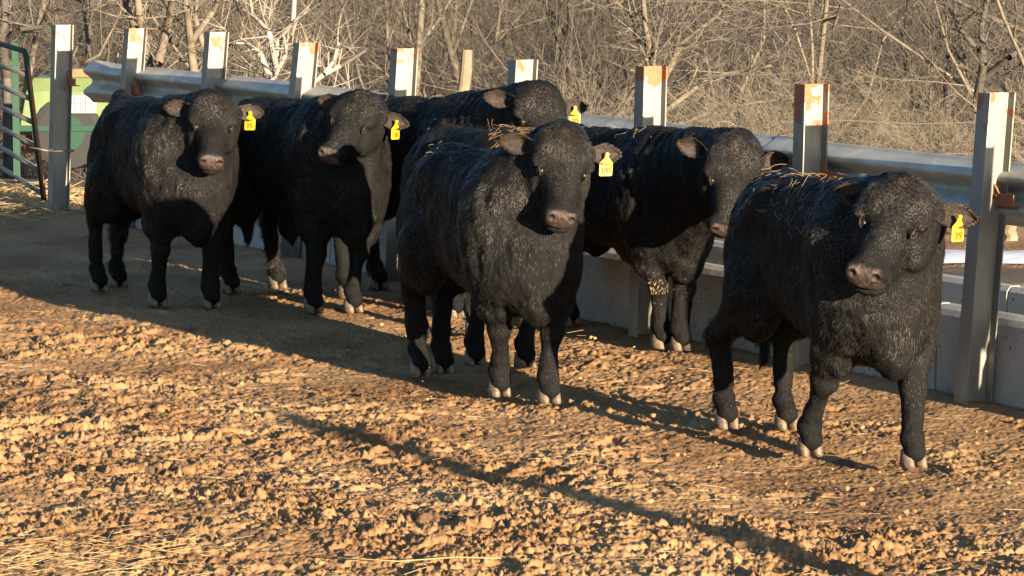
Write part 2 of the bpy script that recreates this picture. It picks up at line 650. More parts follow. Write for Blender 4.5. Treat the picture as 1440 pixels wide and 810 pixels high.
def loose_clods():
    x, y = scatter_pts(1300, 12.0, 23)
    pm = .5 + .5 * v2(x, y, 1.3, 9)
    k = rng.random(len(x)) < .25 + .9 * pm
    x, y = x[k], y[k]
    n = len(x)
    r = .004 + .013 * rng.random(n) ** 3
    vs = ICO_V[None] * r[:, None, None] * (1 + .35 * (rng.random((n, 12, 3)) - .5) * 2)
    vs[:, :, 2] *= .75
    vs[:, :, 0] += x[:, None]
    vs[:, :, 1] += y[:, None]
    vs[:, :, 2] += (r * .3)[:, None] - .012
    f = (ICO_F[None] + (np.arange(n) * 12)[:, None, None]).reshape(-1, 3)
    o = np_mesh('dirt_clods', vs.reshape(-1, 3), [f], M_dirt, smooth=False)
    tag(o, 'loose crumbly clods of dry dirt all over the pen floor', 'dirt clods', kind='stuff')


loose_clods()


def strands(name, roots, length, width, mat_, lab, cat, lift=.25, curl=.4):
    """bent flat stems lying about: (N,3) roots"""
    n = len(roots)
    ang = rng.random(n) * 2 * PI
    L = length * (.4 + .9 * rng.random(n))
    d = np.stack([np.cos(ang), np.sin(ang), (rng.random(n) - .3) * lift], 1)
    side = np.stack([-np.sin(ang), np.cos(ang), np.zeros(n)], 1)
    bend = (rng.random(n) - .5) * curl
    pts = []
    for t in (0, .33, .66, 1.0):
        p = roots + d * (L * t)[:, None] + side * (bend * L * t * t)[:, None]
        pts.append(p)
    w = width * (.6 + .8 * rng.random(n))
    up = np.tile([[0, 0, 1.0]], (n, 1))
    vs = []
    for p in pts:
        vs += [p + side * w[:, None] * .5, p - side * w[:, None] * .5 , p + up * w[:, None] * .8]
    V = np.stack(vs, 1)
    f = []
    for s in range(3):
        a = s * 3
        for i, j in ((0, 1), (1, 2), (2, 0)):
            f.append((a + i, a + j, a + 3 + j, a + 3 + i))
    f = np.array(f)
    F = (f[None] + (np.arange(n) * 12)[:, None, None]).reshape(-1, 4)
    o = np_mesh(name, V.reshape(-1, 3), [F], mat_, smooth=False)
    return tag(o, lab, cat, kind='stuff')


x, y = scatter_pts(700, 12.0, 24)
strands('straw', np.stack([x, y, .0 + .012 * rng.random(len(x))], 1), .08, .0016, M_straw, 'thin pale straws scattered over the pen dirt', 'straw', lift=.3)
cx = ground(60, 790)
x = cx.x + rng.normal(0, .26, 420)
y = cx.y + rng.normal(0, .30, 420)
strands('hay', np.stack([x, y, .0 + .02 * rng.random(len(x))], 1), .09, .0016, M_straw, 'yellow hay strewn at the lower left corner', 'hay', lift=.35)
cx = ground(40, 288)
x = cx.x + rng.normal(0, .45, 1400)
y = cx.y + rng.normal(0, .8, 1400)
strands('hay', np.stack([x, y, .01 + .06 * rng.random(len(x))], 1), .16, .004, M_straw, 'heap of loose hay by the foot of the gate', 'hay', lift=.5)
b = MB()
b.tube([ground(478, 796) + Vector((0, 0, .03)), ground(560, 799) + Vector((0, 0, .025)), ground(640, 795) + Vector((0, 0, .03)), ground(705, 793) + Vector((0, 0, .02))], .0022, 6)
tag(b.build('stalk', M_straw, smooth=True), 'long pale stalk lying on the dirt at the bottom edge', 'stalk')

# ------------------------------------------------------------------ fence: H section posts, guard rail, concrete bunk
M_posts = []
POSTS = [  # base px, top px, top y, rust depth from the top, label
    (-1.9, None, None, .05, 'steel fence post beyond the right edge'),
    (1368, 1402, 130, .07, 'tall bare steel post at the right edge with rust only on its top'),
    (1131, 1142, 118, .17, 'steel post above the rightmost bull with a broad rusty red cap'),
    (906, 916, 93, .16, 'steel post behind the two middle bulls, rust running down one side'),
    (716, 736, 84, .015, 'clean pale steel post right behind the raised head of the rear bull'),
    (550, 569, 68, .12, 'steel post with an orange rust patch, over the back of the rear bull'),
    (402, 431, 60, .09, 'cream steel post with faint rust streaks left of the slanting white limb'),
    (284, 305, 45, .08, 'steel post with rusty top right behind the head of the leftmost bull'),
    (170, 191, 40, .10, 'steel post with rust streaks by the flared end of the rail'),
    (82, 88, 35, .04, 'leftmost steel post, beside the green gate, wire tied round it'),
]


def h_post(base, lean, H, rust, label, idx):
    t = empty('steel_post', base, math.atan2(-FU.y, -FU.x), label, 'fence post', 'steel posts along the guard rail')
    mt = galv('galvanised_post', H - rust, seed=idx * 3.7)
    # section in local axes: x runs along the fence towards the camera, y across it
    d, w, tf, tw = .150, .102, .007, .006
    b = MB()

    def slab(x0, x1, y0, y1):
        M = Matrix.Shear('XY', 4, (lean[0], lean[1]))
        b.box(x0, x1, y0, y1, -.15, H, M)
    slab(-w / 2, w / 2, -d / 2, -d / 2 + tf)
    slab(-w / 2, w / 2, d / 2 - tf, d / 2)
    slab(-tw / 2, tw / 2, -d / 2 + tf + .0005, d / 2 - tf - .0005)
    b.build('post', mt, t)
    nb = MB()
    for z in (1.0,):
        o = Vector((lean[0] * z, lean[1] * z, z))
        nb.tube([o + Vector((tw / 2, .03, 0)), o + Vector((.035, .03, 0))], .012, 6)
    nb.build('bolt', M_rust, t)
    return t


step = 1.72
for i, (bx, tx, ty, rust, lab) in enumerate(POSTS):
    if tx is None:
        h_post(F0 - FU * step, (.0, .04), 1.5, rust, lab, i)
        continue
    lo, hi = 10.0, 40.0
    # the point of the fence line that shows at this pixel column (at ground level)
    for _ in range(50):
        mid = (lo + hi) / 2
        p = fline(mid)
        dep = p.y * CP + CAM_H * SP
        if 720 + FPX * p.x / dep > bx:
            lo = mid
        else:
            hi = mid
    base = fline((lo + hi) / 2)
    r_ = ray(tx, ty)
    # lean so the top passes the pixel: solve on the vertical plane through the base facing the camera
    top = at(tx, ty, base.y)
    off = top - base
    rz = math.atan2(-FU.y, -FU.x)
    lx = off.x * math.cos(rz)
    ly = -off.x * math.sin(rz)
    H = min(max(off.z, 1.40), 1.62)
    h_post(base, (lx / H, ly / H), H, rust, lab, i)

# guard rail, W profile, behind the posts
def w_rail():
    prof = [(.045 + .045 * -math.cos((z + .156) / .156 * 2 * PI), z) for z in [(-.156 + .312 * k / 28) for k in range(29)]]
    prof = [(.0 if abs(z) > .150 else a_, z) for a_, z in prof]
    # the profile's crest faces the pen
    th = .004
    back = [(a - th, z * .985) for a, z in prof]
    ring = prof + back[::-1]
    t = empty('guard_rail', fline(22) - FN * .15, 0, 'long galvanised two-wave highway rail bolted along the back of the posts', 'guard rail')
    org = t.location.copy()
    far = at(150, 112, 27.0)
    Yend = 27.85
    st = [13.5] + list(np.linspace(14, Yend, 40))
    vs = []
    n = len(ring)
    for k, Y in enumerate(st):
        p = fline(Y) - FN * .19
        z0 = 1.005 + (Y - 17) * .0065 + .004 * math.sin(Y * 1.3)
        for a, z in ring:
            q = p + FN * a
            vs.append((q.x - org.x, q.y - org.y, z0 + z))
    # flared fishtail at the far end
    for u in (.15, .3, .42):
        p = fline(Yend) + FU * u - FN * .19
        z0 = 1.005 + (Yend - 17) * .0065
        for a, z in ring:
            q = p + FN * (a * (1 - .3 * u) + .10 * u)
            vs.append((q.x - org.x, q.y - org.y, z0 + z * (1 + .22 * u)))
    L = len(vs) // n
    I = np.arange(L * n).reshape(L, n)
    q = np.stack([I[:-1], I[1:], np.roll(I[1:], -1, 1), np.roll(I[:-1], -1, 1)], -1).reshape(-1, 4)
    o = np_mesh('rail_beam', np.array(vs), [q], M_rail, t, smooth=True)
    # overlapping splice sleeves
    for Y in (15.2, 18.9, 22.4, 25.9):
        s = []
        for u in (-.14, .14):
            p = fline(Y) + FU * u - FN * .186
            z0 = 1.005 + (Y - 17) * .0065 + .004 * math.sin(Y * 1.3)
            for a, z in ring:
                qq = p + FN * (a + .001)
                s.append((qq.x - org.x, qq.y - org.y, z0 + z * 1.012))
        I = np.arange(2 * n).reshape(2, n)
        q2 = np.stack([I[:-1], I[1:], np.roll(I[1:], -1, 1), np.roll(I[:-1], -1, 1)], -1).reshape(-1, 4)
        np_mesh('rail_splice', np.array(s), [q2], M_rail, t, smooth=False)


w_rail()
# rusty red brackets between posts and rail
for px_, Y in ((1368, None), (1131, None), (906, None), (170, None), (82, None)):
    lo, hi = 10.0, 40.0
    for _ in range(50):
        mid = (lo + hi) / 2
        p = fline(mid)
        if 720 + FPX * p.x / (p.y * CP + CAM_H * SP) > px_:
            lo = mid
        else:
            hi = mid
    p = fline((lo + hi) / 2)
    nm = {1368: 'rusty red bracket right of the rightmost post', 1131: 'rusty red bracket peeking over the back of the rightmost bull',
          906: 'rusty red bracket on the post behind the two middle bulls', 170: 'rusty red bracket behind the back of the leftmost bull',
          82: 'flat rusty red bracket above the green wagon box'}[px_]
    t = empty('rail_bracket', p - FN * .11 + Vector((0, 0, 1.0 + (p.y - 17) * .0065)), math.atan2(-FU.y, -FU.x), nm, 'bracket', 'brackets holding the rail to the posts')
    b = MB()
    vs = [(-.05, -.03, -.05), (.20, -.03, -.05), (.20, -.03, .01), (.08, -.03, .01), (.02, -.03, .07), (-.05, -.03, .07)]
    vs2 = [(a, -.020, c) for a, _, c in vs]
    b.add(vs + vs2, [(0, 1, 2, 3), (0, 3, 4, 5), (9, 8, 7, 6), (11, 10, 9, 6), (0, 6, 7, 1), (1, 7, 8, 2), (2, 8, 9, 3), (3, 9, 10, 4), (4, 10, 11, 5), (5, 11, 6, 0)])
    b.box(-.05, .20, -.019, .018, -.05, -.044)
    b.build('plate', M_rust, t)


# concrete feed bunk behind the posts
def bunk():
    t = empty('concrete_bunk', fline(22) - FN * .3, 0, 'long low grey concrete feed bunk at the foot of the fence', 'feed bunk')
    org = t.location.copy()
    s0 = -(F0.y - 13.2) / FU.y
    s1 = (27.9 - F0.y) / FU.y
    seg = 2.44
    s = s0
    prof = [(-.10, -.2), (-.10, .37), (-.112, .40), (-.14, .42), (-.185, .42), (-.215, .39), (-.25, .18), (-.50, .16), (-.53, .46), (-.55, .485), (-.61, .485), (-.63, .46), (-.63, -.2)]
    while s < s1 - .1:
        e = min(s + seg, s1)
        vs = []
        K = 12
        for k in range(K + 1):
            q = F0 + FU * (s + .006 + (e - s - .012) * k / K)
            for a, z in prof:
                w = q + FN * (a + .004 * math.sin(k * 1.7 + s)) 
                vs.append((w.x - org.x, w.y - org.y, z + .006 * math.sin(s * 3)))
        n = len(prof)
        I = np.arange(len(vs)).reshape(-1, n)
        qd = np.stack([I[:-1], I[1:], np.roll(I[1:], -1, 1), np.roll(I[:-1], -1, 1)], -1).reshape(-1, 4)
        caps = [I[0][::-1], I[-1]]
        me = bpy.data.meshes.new('bunk_section')
        me.from_pydata(vs, [], [tuple(int(i) for i in f) for f in qd] + [tuple(int(i) for i in c) for c in caps])
        me.update()
        me.materials.append(M_conc)
        o = bpy.data.objects.new('bunk_section', me)
        COL.objects.link(o)
        o.parent = t
        s = e


bunk()


# dark wedge of trodden dirt along the foot is part of the ground; wooden post and wires behind
def wood_post(base, top, r, label, group=None):
    t = empty('wooden_post', (base.x, base.y, base.z), 0, label, 'fence post', group)
    b = MB()
    d = top - base
    pts = [d * u + Vector((.012 * math.sin(u * 9), 0, 0)) for u in (-.1, .2, .45, .7, .9, 1.0)]
    b.tube(pts, [r * 1.08, r * 1.02, r, r * .97, r * 1.0, r * .86], 11)
    b.build('pole', M_wood, t, smooth=False)
    return t


tp = at(656, 70, 25.0)
wood_post(Vector((tp.x - .14, 25.0, -.03)), tp, .043, 'weathered round wooden post leaning behind the rail, left of the rear bull head')
tp = at(1421, 312, 26.3)
wood_post(Vector((tp.x, 26.3, -.03)), tp + Vector((0, 0, .02)), .05, 'small dark wooden post beyond the rail at the right edge')
wf = empty('wire_fence', (4.0, 26.4, 0), 0, 'thin rusty strand wires running in front of the brush, beyond the rail', 'wire fence')
b = MB()
for z in (.15, .38, .62, .85):
    b.tube([Vector((-2 + 6 * i / 12, 0, z + .015 * math.sin(i * 2.1))) for i in range(13)], .004, 5)
b.build('strand', M_wire, wf)


# ------------------------------------------------------------------ green tube gate at the left
def gate():
    hinge = ground(62, 292) + Vector((0, 0, .06))
    Y0 = hinge.y
    # runs from the latch end away to the left
    d = Vector((-.24, .97, 0)).normalized()
    t = empty('tube_gate', hinge, 0, 'dark green tubular farm gate standing open at the left edge', 'gate')
    lean = Vector((-.11, 0, 0))

    def pt(s, z):
        return d * s + Vector((0, 0, z)) + lean * z

    H = 1.22
    fr = MB()
    L = 4.6
    c = .09
    fr.tube([pt(0, 0), pt(0, H - c), pt(c * .3, H - c * .3), pt(c, H), pt(L, H)], .024, 10)
    fr.build('gate_frame', M_dgreen, t, smooth=True)
    for k in range(6):
        z = .05 + (H - .05) * (k / 6.0) * 1.0
        bb = MB()
        bb.tube([pt(.02, z), pt(L, z)], .022, 10)
        bb.build('gate_bar', M_bar, t, smooth=True)
    for s in (2.1, 4.4):
        sb = MB()
        M = Matrix.Translation(pt(s, 0)) @ Matrix.Rotation(math.atan2(d.y, d.x), 4, 'Z') @ Matrix.Shear('XY', 4, (lean.x * d.x, 0))
        sb.box(-.012, .012, -.03, .03, .03, H + .005, M)
        sb.build('gate_strut', M_dgreen, t)
    # worn bare-metal strip on the end tube
    w = MB()
    w.tube([pt(-.004, .02) + Vector((.012, -.016, 0)), pt(-.004, H - .12) + Vector((.012, -.016, 0))], .012, 6)
    w.build('worn_edge', M_rust, t, smooth=True)


gate()
b = MB()
pp = fline(28.1)
ring = [Vector((.10 * math.cos(a), .10 * math.sin(a), .004 * math.sin(3 * a))) for a in np.linspace(0, 2 * PI, 17)]
b.tube(ring, .006, 6, cap=False)
b.tube([Vector((-.09, -.04, 0)), Vector((-.16, -.04, .015)), Vector((-.25, -.02, .03))], .006, 6)
o = b.build('wire_tie', M_wire, None, smooth=True)
q_ = at(86, 212, 28.1)
o.location = (q_.x, q_.y, q_.z)
tag(o, 'dark wire looped round the leftmost steel post towards the gate', 'wire')

# ------------------------------------------------------------------ green farm wagon behind the rail at the left
def wagon():
    Y = 34.0
    c0 = at(30, 180, Y)
    t = empty('farm_wagon', (c0.x, Y, 0), 0, 'bright green farm wagon with white label, parked behind the fence at left', 'farm wagon')
    pxm = FPX / Y
    W = 150 / pxm            # visible length of the box
    zt = at(30, 110, Y).z
    zb = at(30, 177, Y).z
    b = MB()
    D = 1.5
    s = .05
    vs = [(0, -.10, zb), (W, -.10, zb), (W, D, zb), (0, D, zb), (s, 0, zb + (zt - zb) * .72), (W, 0, zb + (zt - zb) * .72), (W, D, zb + (zt - zb) * .72), (s, D, zb + (zt - zb) * .72),
          (s + .06, .10, zt), (W, .10, zt), (W, D - .1, zt), (s + .06, D - .1, zt)]
    b.add(vs, [(0, 1, 5, 4), (1, 2, 6, 5), (2, 3, 7, 6), (3, 0, 4, 7), (4, 5, 9, 8), (5, 6, 10, 9), (6, 7, 11, 10), (7, 4, 8, 11), (3, 2, 1, 0), (8, 9, 10, 11)])
    b.build('box', M_green, t, bevel=.01)
    rim = MB()
    rim.box(-.02, W + .02, -.13, -.105, zb - .045, zb + .01)
    rim.build('sill', M_dgreen, t)
    lb = MB()
    x0 = (at(100, 130, Y) - c0).x
    x1 = (at(138, 130, Y) - c0).x
    lb.box(x0, x1, -.130, -.120, at(0, 158, Y).z, at(0, 133, Y).z, None)
    L = lb.build('label', M_white, t)
    ln = MB()
    za, zc = at(0, 157, Y).z, at(0, 134, Y).z
    for k in range(1, 5):
        xx = x0 + (x1 - x0) * k / 5
        ln.box(xx - .004, xx + .004, -.1365, -.1305, za, zc)
    ln.box(x0, x1, -.1370, -.1305, (za + zc) / 2, (za + zc) / 2 + .008)
    ln.build('label_line', M_black, L)
    ch = MB()
    ch.box(.1, W + .4, .2, .34, zb - .30, zb - .05)
    ch.build('chassis_rail', M_dgreen, t)
    ch = MB()
    ch.box(.1, W + .4, 1.0, 1.14, zb - .30, zb - .05)
    ch.build('chassis_rail', M_dgreen, t)
    for xx in (.35, 1.0):
        ch = MB()
        ch.tube([Vector((xx, .1, zb - .05)), Vector((xx + .35, .1, zb - .45))], .03, 8)
        ch.build('brace', M_dgreen, t)
    rp = MB()
    rp.box(-.02, W * .55, .4, .43, .12, zb - .06)
    rp.build('side_panel', M_rust, t)
    gp = MB()
    gp.box(-.10, .1, .25, .33, .3, zb - .05)
    gp.build('apron', M_green, t)
    gp = MB()
    gp.box(.55, 1.1, .25, .33, zb - .42, zb - .06)
    gp.build('apron', M_green, t)
    tr = MB()
    tr.box(.35, W * .8, .3, .6, zt + .0, zt + .075)
    tr.build('top_board', M_rust, t)
    for xx in (.45, W + 1.3):
        for yy in (.0, 1.35):
            w = MB()
            w.tube([Vector((xx, yy - .10, .34)), Vector((xx, yy - .08, .34)), Vector((xx, yy + .08, .34)), Vector((xx, yy + .10, .34))], [.28, .34, .34, .28], 24)
            tire = w.build('wheel', M_tyre, t, smooth=False)
            r2_ = MB()
            r2_.tube([Vector((xx, yy - .104, .34)), Vector((xx, yy + .104, .34))], .17, 18)
            r2_.build('rim', M_dgreen, tire)


wagon()

# ------------------------------------------------------------------ off-frame post of the camera-side fence (throws the long shadow over the pen)
tip = ground(392, 578)
basep = tip + Vector((SUNV.x, SUNV.y, 0)).normalized() * (1.75 / math.tan(SUN_EL))
t = empty('wooden_post', basep, 0, 'thick round wooden corner post of the near fence, outside the picture', 'fence post')
b = MB()
b.tube([Vector((0, 0, -.1)), Vector((0.01, 0, .8)), Vector((-.01, 0, 1.72)), Vector((0, 0, 1.75))], [.085, .08, .075, .05], 14)
b.build('pole', M_wood, t, smooth=True)

# ------------------------------------------------------------------ trees
def gen_tree(seed, height, stems, spread, depth, twigs, droop=0.0, wob=.25, r0=.06):
    """returns two segment lists (p0,p1,r0,r1): trunk and crown"""
    rd = random.Random(seed)
    trunk, crown = [], []

    def grow(p, d, L, r, lev):
        n = 5 if lev < 2 else (4 if lev < depth else 3)
        pts = [p]
        rr = [r]
        for i in range(n):
            d = (d + Vector((rd.gauss(0, wob), rd.gauss(0, wob), rd.gauss(0, wob) + (.10 if lev < 2 else .06) - droop * lev * .05)) * .55).normalized()
            q = pts[-1] + d * (L / n)
            pts.append(q)
            rr.append(r * (1 - .75 * (i + 1) / n) if lev >= 1 else r * (1 - .6 * (i + 1) / n))
        tgt = trunk if lev < 2 else crown
        for i in range(n):
            tgt.append((pts[i], pts[i + 1], rr[i], rr[i + 1]))
        if lev >= depth:
            return
        kids = {0: 7, 1: 6, 2: twigs, 3: twigs, 4: 3}.get(lev, 3)
        for k in range(kids):
            u = .25 + .75 * (k + rd.random()) / kids
            f = min(u * n, n - .001)
            i = int(f)
            q = pts[i].lerp(pts[i + 1], f - i)
            base = (pts[i + 1] - pts[i]).normalized()
            ax = Vector((rd.gauss(0, 1), rd.gauss(0, 1), rd.gauss(0, 1))).cross(base).normalized()
            ang = rd.uniform(.45, 1.05)
            nd_ = (base * math.cos(ang) + ax * math.sin(ang)).normalized()
            if lev == 0:
                nd_.z = abs(nd_.z) * .6 + .15
            grow(q, nd_.normalized(), L * rd.uniform(.38, .62), max(rr[i] * rd.uniform(.4, .6), .0035), lev + 1)

    for s in range(stems):
        a = rd.uniform(0, 2 * PI)
        k = spread * rd.uniform(.3, 1)
        d = Vector((math.cos(a) * k, math.sin(a) * k, 1)).normalized()
        grow(Vector((math.cos(a) * .1, math.sin(a) * .1, -.3)), d, height * rd.uniform(.75, 1.05), r0 * rd.uniform(.7, 1.1), 0)
    return trunk, crown


def seg_arrays(segs, sides):
    p0 = np.array([s[0][:] for s in segs])
    p1 = np.array([s[1][:] for s in segs])
    r0 = np.array([s[2] for s in segs])
    r1 = np.array([s[3] for s in segs])
    d = p1 - p0
    d /= np.linalg.norm(d, axis=1, keepdims=True) + 1e-9
    ref = np.where(np.abs(d[:, 2:3]) < .9, np.array([[0, 0, 1.0]]), np.array([[1.0, 0, 0]]))
    a = np.cross(d, ref)
    a /= np.linalg.norm(a, axis=1, keepdims=True)
    b_ = np.cross(d, a)
    vs = []
    for p, r in ((p0, r0), (p1, r1)):
        for k in range(sides):
            t_ = 2 * PI * k / sides
            vs.append(p + (a * math.cos(t_) + b_ * math.sin(t_)) * r[:, None])
    V = np.stack(vs, 1)
    f = np.array([(k, (k + 1) % sides, sides + (k + 1) % sides, sides + k) for k in range(sides)])
    F = (f[None] + (np.arange(len(segs)) * 2 * sides)[:, None, None]).reshape(-1, 4)
    return V.reshape(-1, 3), F


def tree_proto(name, seed, label, group, mb, mt_, **kw):
    tr, cr = gen_tree(seed, **kw)
    t = empty(name, (0, 0, 0), 0, label, 'tree', group)
    v, f = seg_arrays(tr, 7)
    np_mesh('trunk', v, [f], mb, t)
    v, f = seg_arrays(cr, 3)
    np_mesh('crown', v, [f], mt_, t)
    return t


def copy_tree(o, loc, rz, sc, label=None, cat=None, group=None):
    c = o.copy()
    COL.objects.link(c)
    c.location = loc
    c.rotation_euler = (0, 0, rz)
    c.scale = (sc, sc, sc)
    if label:
        c['label'] = label
    if cat:
        c['category'] = cat
    if group:
        c['group'] = group
    for ch in list(o.children):
        k = ch.copy()
        COL.objects.link(k)
        k.parent = c
    return c


LT = 'bare leafless tree among many in the tangled wood beyond the fence'
GT = 'bare trees in the wood'
LB = 'waist high tangle of bare brown brush at the near edge of the wood'
GB = 'brush clumps at the edge of the wood'
protos = [
    tree_proto('bare_tree', 1, LT, GT, M_bark[0], M_twig[0], height=7.5, stems=1, spread=.2, depth=4, twigs=5, r0=.10),
    tree_proto('bare_tree', 2, LT, GT, M_bark[1], M_twig[1], height=8.0, stems=3, spread=.35, depth=4, twigs=4, r0=.08),
    tree_proto('bare_tree', 3, LT, GT, M_bark[0], M_twig[3], height=7.0, stems=2, spread=.4, depth=4, twigs=4, r0=.07, wob=.35),
    tree_proto('bare_tree', 4, LT, GT, M_bark[1], M_twig[0], height=8.5, stems=1, spread=.2, depth=4, twigs=5, r0=.12, wob=.3),
]
sparse = [
    tree_proto('bare_tree', 5, LT, GT, M_bark[0], M_twig[0], height=8.0, stems=1, spread=.25, depth=4, twigs=4, r0=.085),
    tree_proto('bare_tree', 6, LT, GT, M_bark[1], M_twig[1], height=8.5, stems=2, spread=.35, depth=4, twigs=4, r0=.065, wob=.3),
    tree_proto('bare_tree', 7, LT, GT, M_bark[0], M_twig[1], height=8.0, stems=1, spread=.3, depth=4, twigs=4, r0=.075, wob=.35),
]
bproto = [
    tree_proto('brush_clump', 11, LB, GB, M_twig[0], M_twig[0], height=1.7, stems=9, spread=.9, depth=3, twigs=4, r0=.014, wob=.4),
    tree_proto('brush_clump', 12, LB, GB, M_twig[3], M_twig[0], height=1.5, stems=11, spread=1.1, depth=3, twigs=4, r0=.011, wob=.45),
]
for b_ in bproto:
    b_['category'] = 'brush'
used = set()


def put(pr, px, Y, sc, label=None, cat=None, group=None, zoff=0.0):
    x = (px - 720) / FPX * Y
    loc = (x, Y, land_z(x, Y) + zoff)
    rz = random.uniform(0, 2 * PI)
    if pr.name not in used and label is None:
        used.add(pr.name)
        pr.location = loc
        pr.rotation_euler = (0, 0, rz)
        pr.scale = (sc, sc, sc)
        return pr
    return copy_tree(pr, loc, rz, sc, label, cat, group)


rd = random.Random(5)
# brush at the edge
for k in range(44):
    px = -620 + k * 62 + rd.uniform(-22, 22)
    Y = rd.uniform(30, 37) if px > 700 else rd.uniform(36, 42)
    put(bproto[k % 2], px, Y, rd.uniform(.5, .8) if px > 700 else rd.uniform(.6, 1.0))
# rows of trees down in the dip and up the far slope
for Y0, Y1, n, sc0, sc1 in ((42, 48, 26, .75, 1.0), (50, 58, 32, .95, 1.2), (60, 70, 34, 1.0, 1.3), (74, 90, 40, 1.0, 1.3), (95, 125, 44, .9, 1.3)):
    for k in range(n):
        px = -900 + (k + rd.uniform(0, 1)) * 3240 / n
        put(sparse[rd.randrange(3)] if Y1 < 60 and (px < 1000 or Y1 > 50 or k % 2) else protos[rd.randrange(4)], px, rd.uniform(Y0, Y1), rd.uniform(sc0, sc1))
# far woodland on the hill: one mass of twigs and stems
def far_wood():
    n = 30000
    y = 85 + 95 * rng.random(n)
    x = (rng.random(n) * 2 - 1) * y * .36
    z = land_h(x, y) + rng.random(n) * 5.0
    L = .5 + 1.6 * rng.random(n)
    d = np.stack([rng.normal(0, .5, n), rng.normal(0, .5, n), .3 + rng.random(n)], 1)
    d /= np.linalg.norm(d, axis=1, keepdims=True)
    p0 = np.stack([x, y, z], 1)
    p1 = p0 + d * L[:, None]
    segs = list(zip(p0, p1, .008 + .012 * rng.random(n), np.full(n, .004)))
    v, f = seg_arrays(segs, 3)
    o = np_mesh('far_wood', v, [f], M_twig[3])
    tag(o, 'dense brown mass of leafless woodland covering the far slope', 'woodland', kind='stuff')


far_wood()
# trees one can tell apart
tr, cr = gen_tree(21, height=6.5, stems=2, spread=.25, depth=3, twigs=4, r0=.055, wob=.2)
for (px, Y, sc, lab, mts) in (
        (1195, 66, 1.1, 'slim pale barked tree rising above the rusty capped post', (M_bark[2], M_twig[2])),
        (1255, 70, 1.0, 'thin white barked sapling leaning right, upper right of the wood', (M_bark[2], M_twig[2]))):
    x = (px - 720) / FPX * Y
    t = empty('pale_tree', (x, Y, land_z(x, Y)), rd.uniform(0, 6), lab, 'tree')
    t.scale = (sc, sc, sc)
    v, f = seg_arrays(tr, 7)
    np_mesh('trunk', v, [f], mts[0], t)
    v, f = seg_arrays(cr, 3)
    np_mesh('crown', v, [f], mts[1], t)
def limb_tree(px_pts, Y, r, label, mt_, seed):
    """a tree whose main limbs pass the given points; side twigs grow from them"""
    rr = random.Random(seed)
    trunk, crown = [], []
    org = at(*px_pts[0][0], Y)
    for line in px_pts:
        pts = [at(a, b_, Y + .25 * math.sin(i * 1.9 + seed)) - Vector((org.x, Y, org.z)) for i, (a, b_) in enumerate(line)]
        for i in range(len(pts) - 1):
            u0, u1 = i / len(pts), (i + 1) / len(pts)
            trunk.append((pts[i], pts[i + 1], r * (1 - .7 * u0), r * (1 - .7 * u1)))
            for _ in range(3 if mt_ == 2 else 5):
                s = pts[i].lerp(pts[i + 1], rr.random())
                d = Vector((rr.gauss(0, 1), rr.gauss(0, 1), rr.gauss(.4, .8))).normalized()
                L = rr.uniform(.25, .8)
                q = s + d * L * .5
                d2 = (d + Vector((rr.gauss(0, .5), rr.gauss(0, .5), rr.gauss(.2, .4)))).normalized()
                q2 = q + d2 * L * .5
                crown += [(s, q, .010, .007), (q, q2, .007, .003)]
                for _ in range(3):
                    d3 = (d2 + Vector((rr.gauss(0, .8), rr.gauss(0, .8), rr.gauss(.2, .7)))).normalized()
                    crown.append((q, q + d3 * rr.uniform(.15, .4), .005, .002))
        r *= .8
    zb = land_z(org.x, Y)
    trunk.append((Vector((0, 0, zb - org.z)), Vector((0, 0, 0)), r * 1.6, r * 1.3))
    t = empty('pale_limbed_tree', (org.x, Y, org.z), 0, label, 'tree')
    v, f = seg_arrays(trunk, 7)
    np_mesh('trunk', v, [f], M_bark[mt_], t)
    v, f = seg_arrays(crown, 3)
    np_mesh('crown', v, [f], M_twig[mt_], t)
    return t


limb_tree([[(372, 150), (385, 95), (392, 55), (412, 30), (415, -20)], [(385, 120), (365, 75), (345, 60), (330, 60)], [(390, 100), (378, 45), (355, 20), (350, -10)], [(385, 110), (402, 78), (398, 40)]], 39, .05,
          'twisted whitish tree with crooked limbs left of the cream post', 2, 4)
limb_tree([[(425, 125), (455, 105), (480, 92), (515, 70)], [(455, 105), (470, 85), (476, 60)]], 37, .035, 'pale broken limb slanting up to the right above the second bull', 2, 5)
limb_tree([[(218, 150), (205, 70), (196, 20), (190, -30)], [(222, 90), (235, 40), (242, 0), (246, -30)], [(190, 40), (178, 10), (172, -20)]], 41, .075,
          'stout tan trunk forking behind the rail at the upper left', 0, 6)
limb_tree([[(275, 120), (268, 60), (262, 10), (256, -30)], [(268, 60), (300, 15), (315, -20)]], 43, .06, 'slender tan forked trunk between the two left rusty posts', 0, 7)
limb_tree([[(10, 110), (2, 60), (8, 20), (0, -30)], [(5, 60), (30, 40), (60, 38)]], 38, .06, 'knotty grey tree at the far left edge above the gate', 1, 8)
limb_tree([[(938, 200), (920, 100), (908, 40), (902, -30)], [(925, 130), (958, 62), (1010, 20), (1030, -20)], [(930, 160), (1000, 108), (1085, 92)], [(921, 110), (893, 50), (880, -10)], [(936, 185), (1010, 152), (1095, 140)], [(918, 95), (930, 30), (940, -20)]], 44, .055, 'big many limbed bare tree fanning out behind the middle posts', 0, 12)
limb_tree([[(1372, 150), (1383, 90), (1380, 40), (1392, -20)], [(1383, 110), (1420, 80), (1450, 60)], [(1382, 80), (1350, 40), (1330, 0)]], 44, .06, 'grey branching tree just behind the rightmost post', 1, 9)

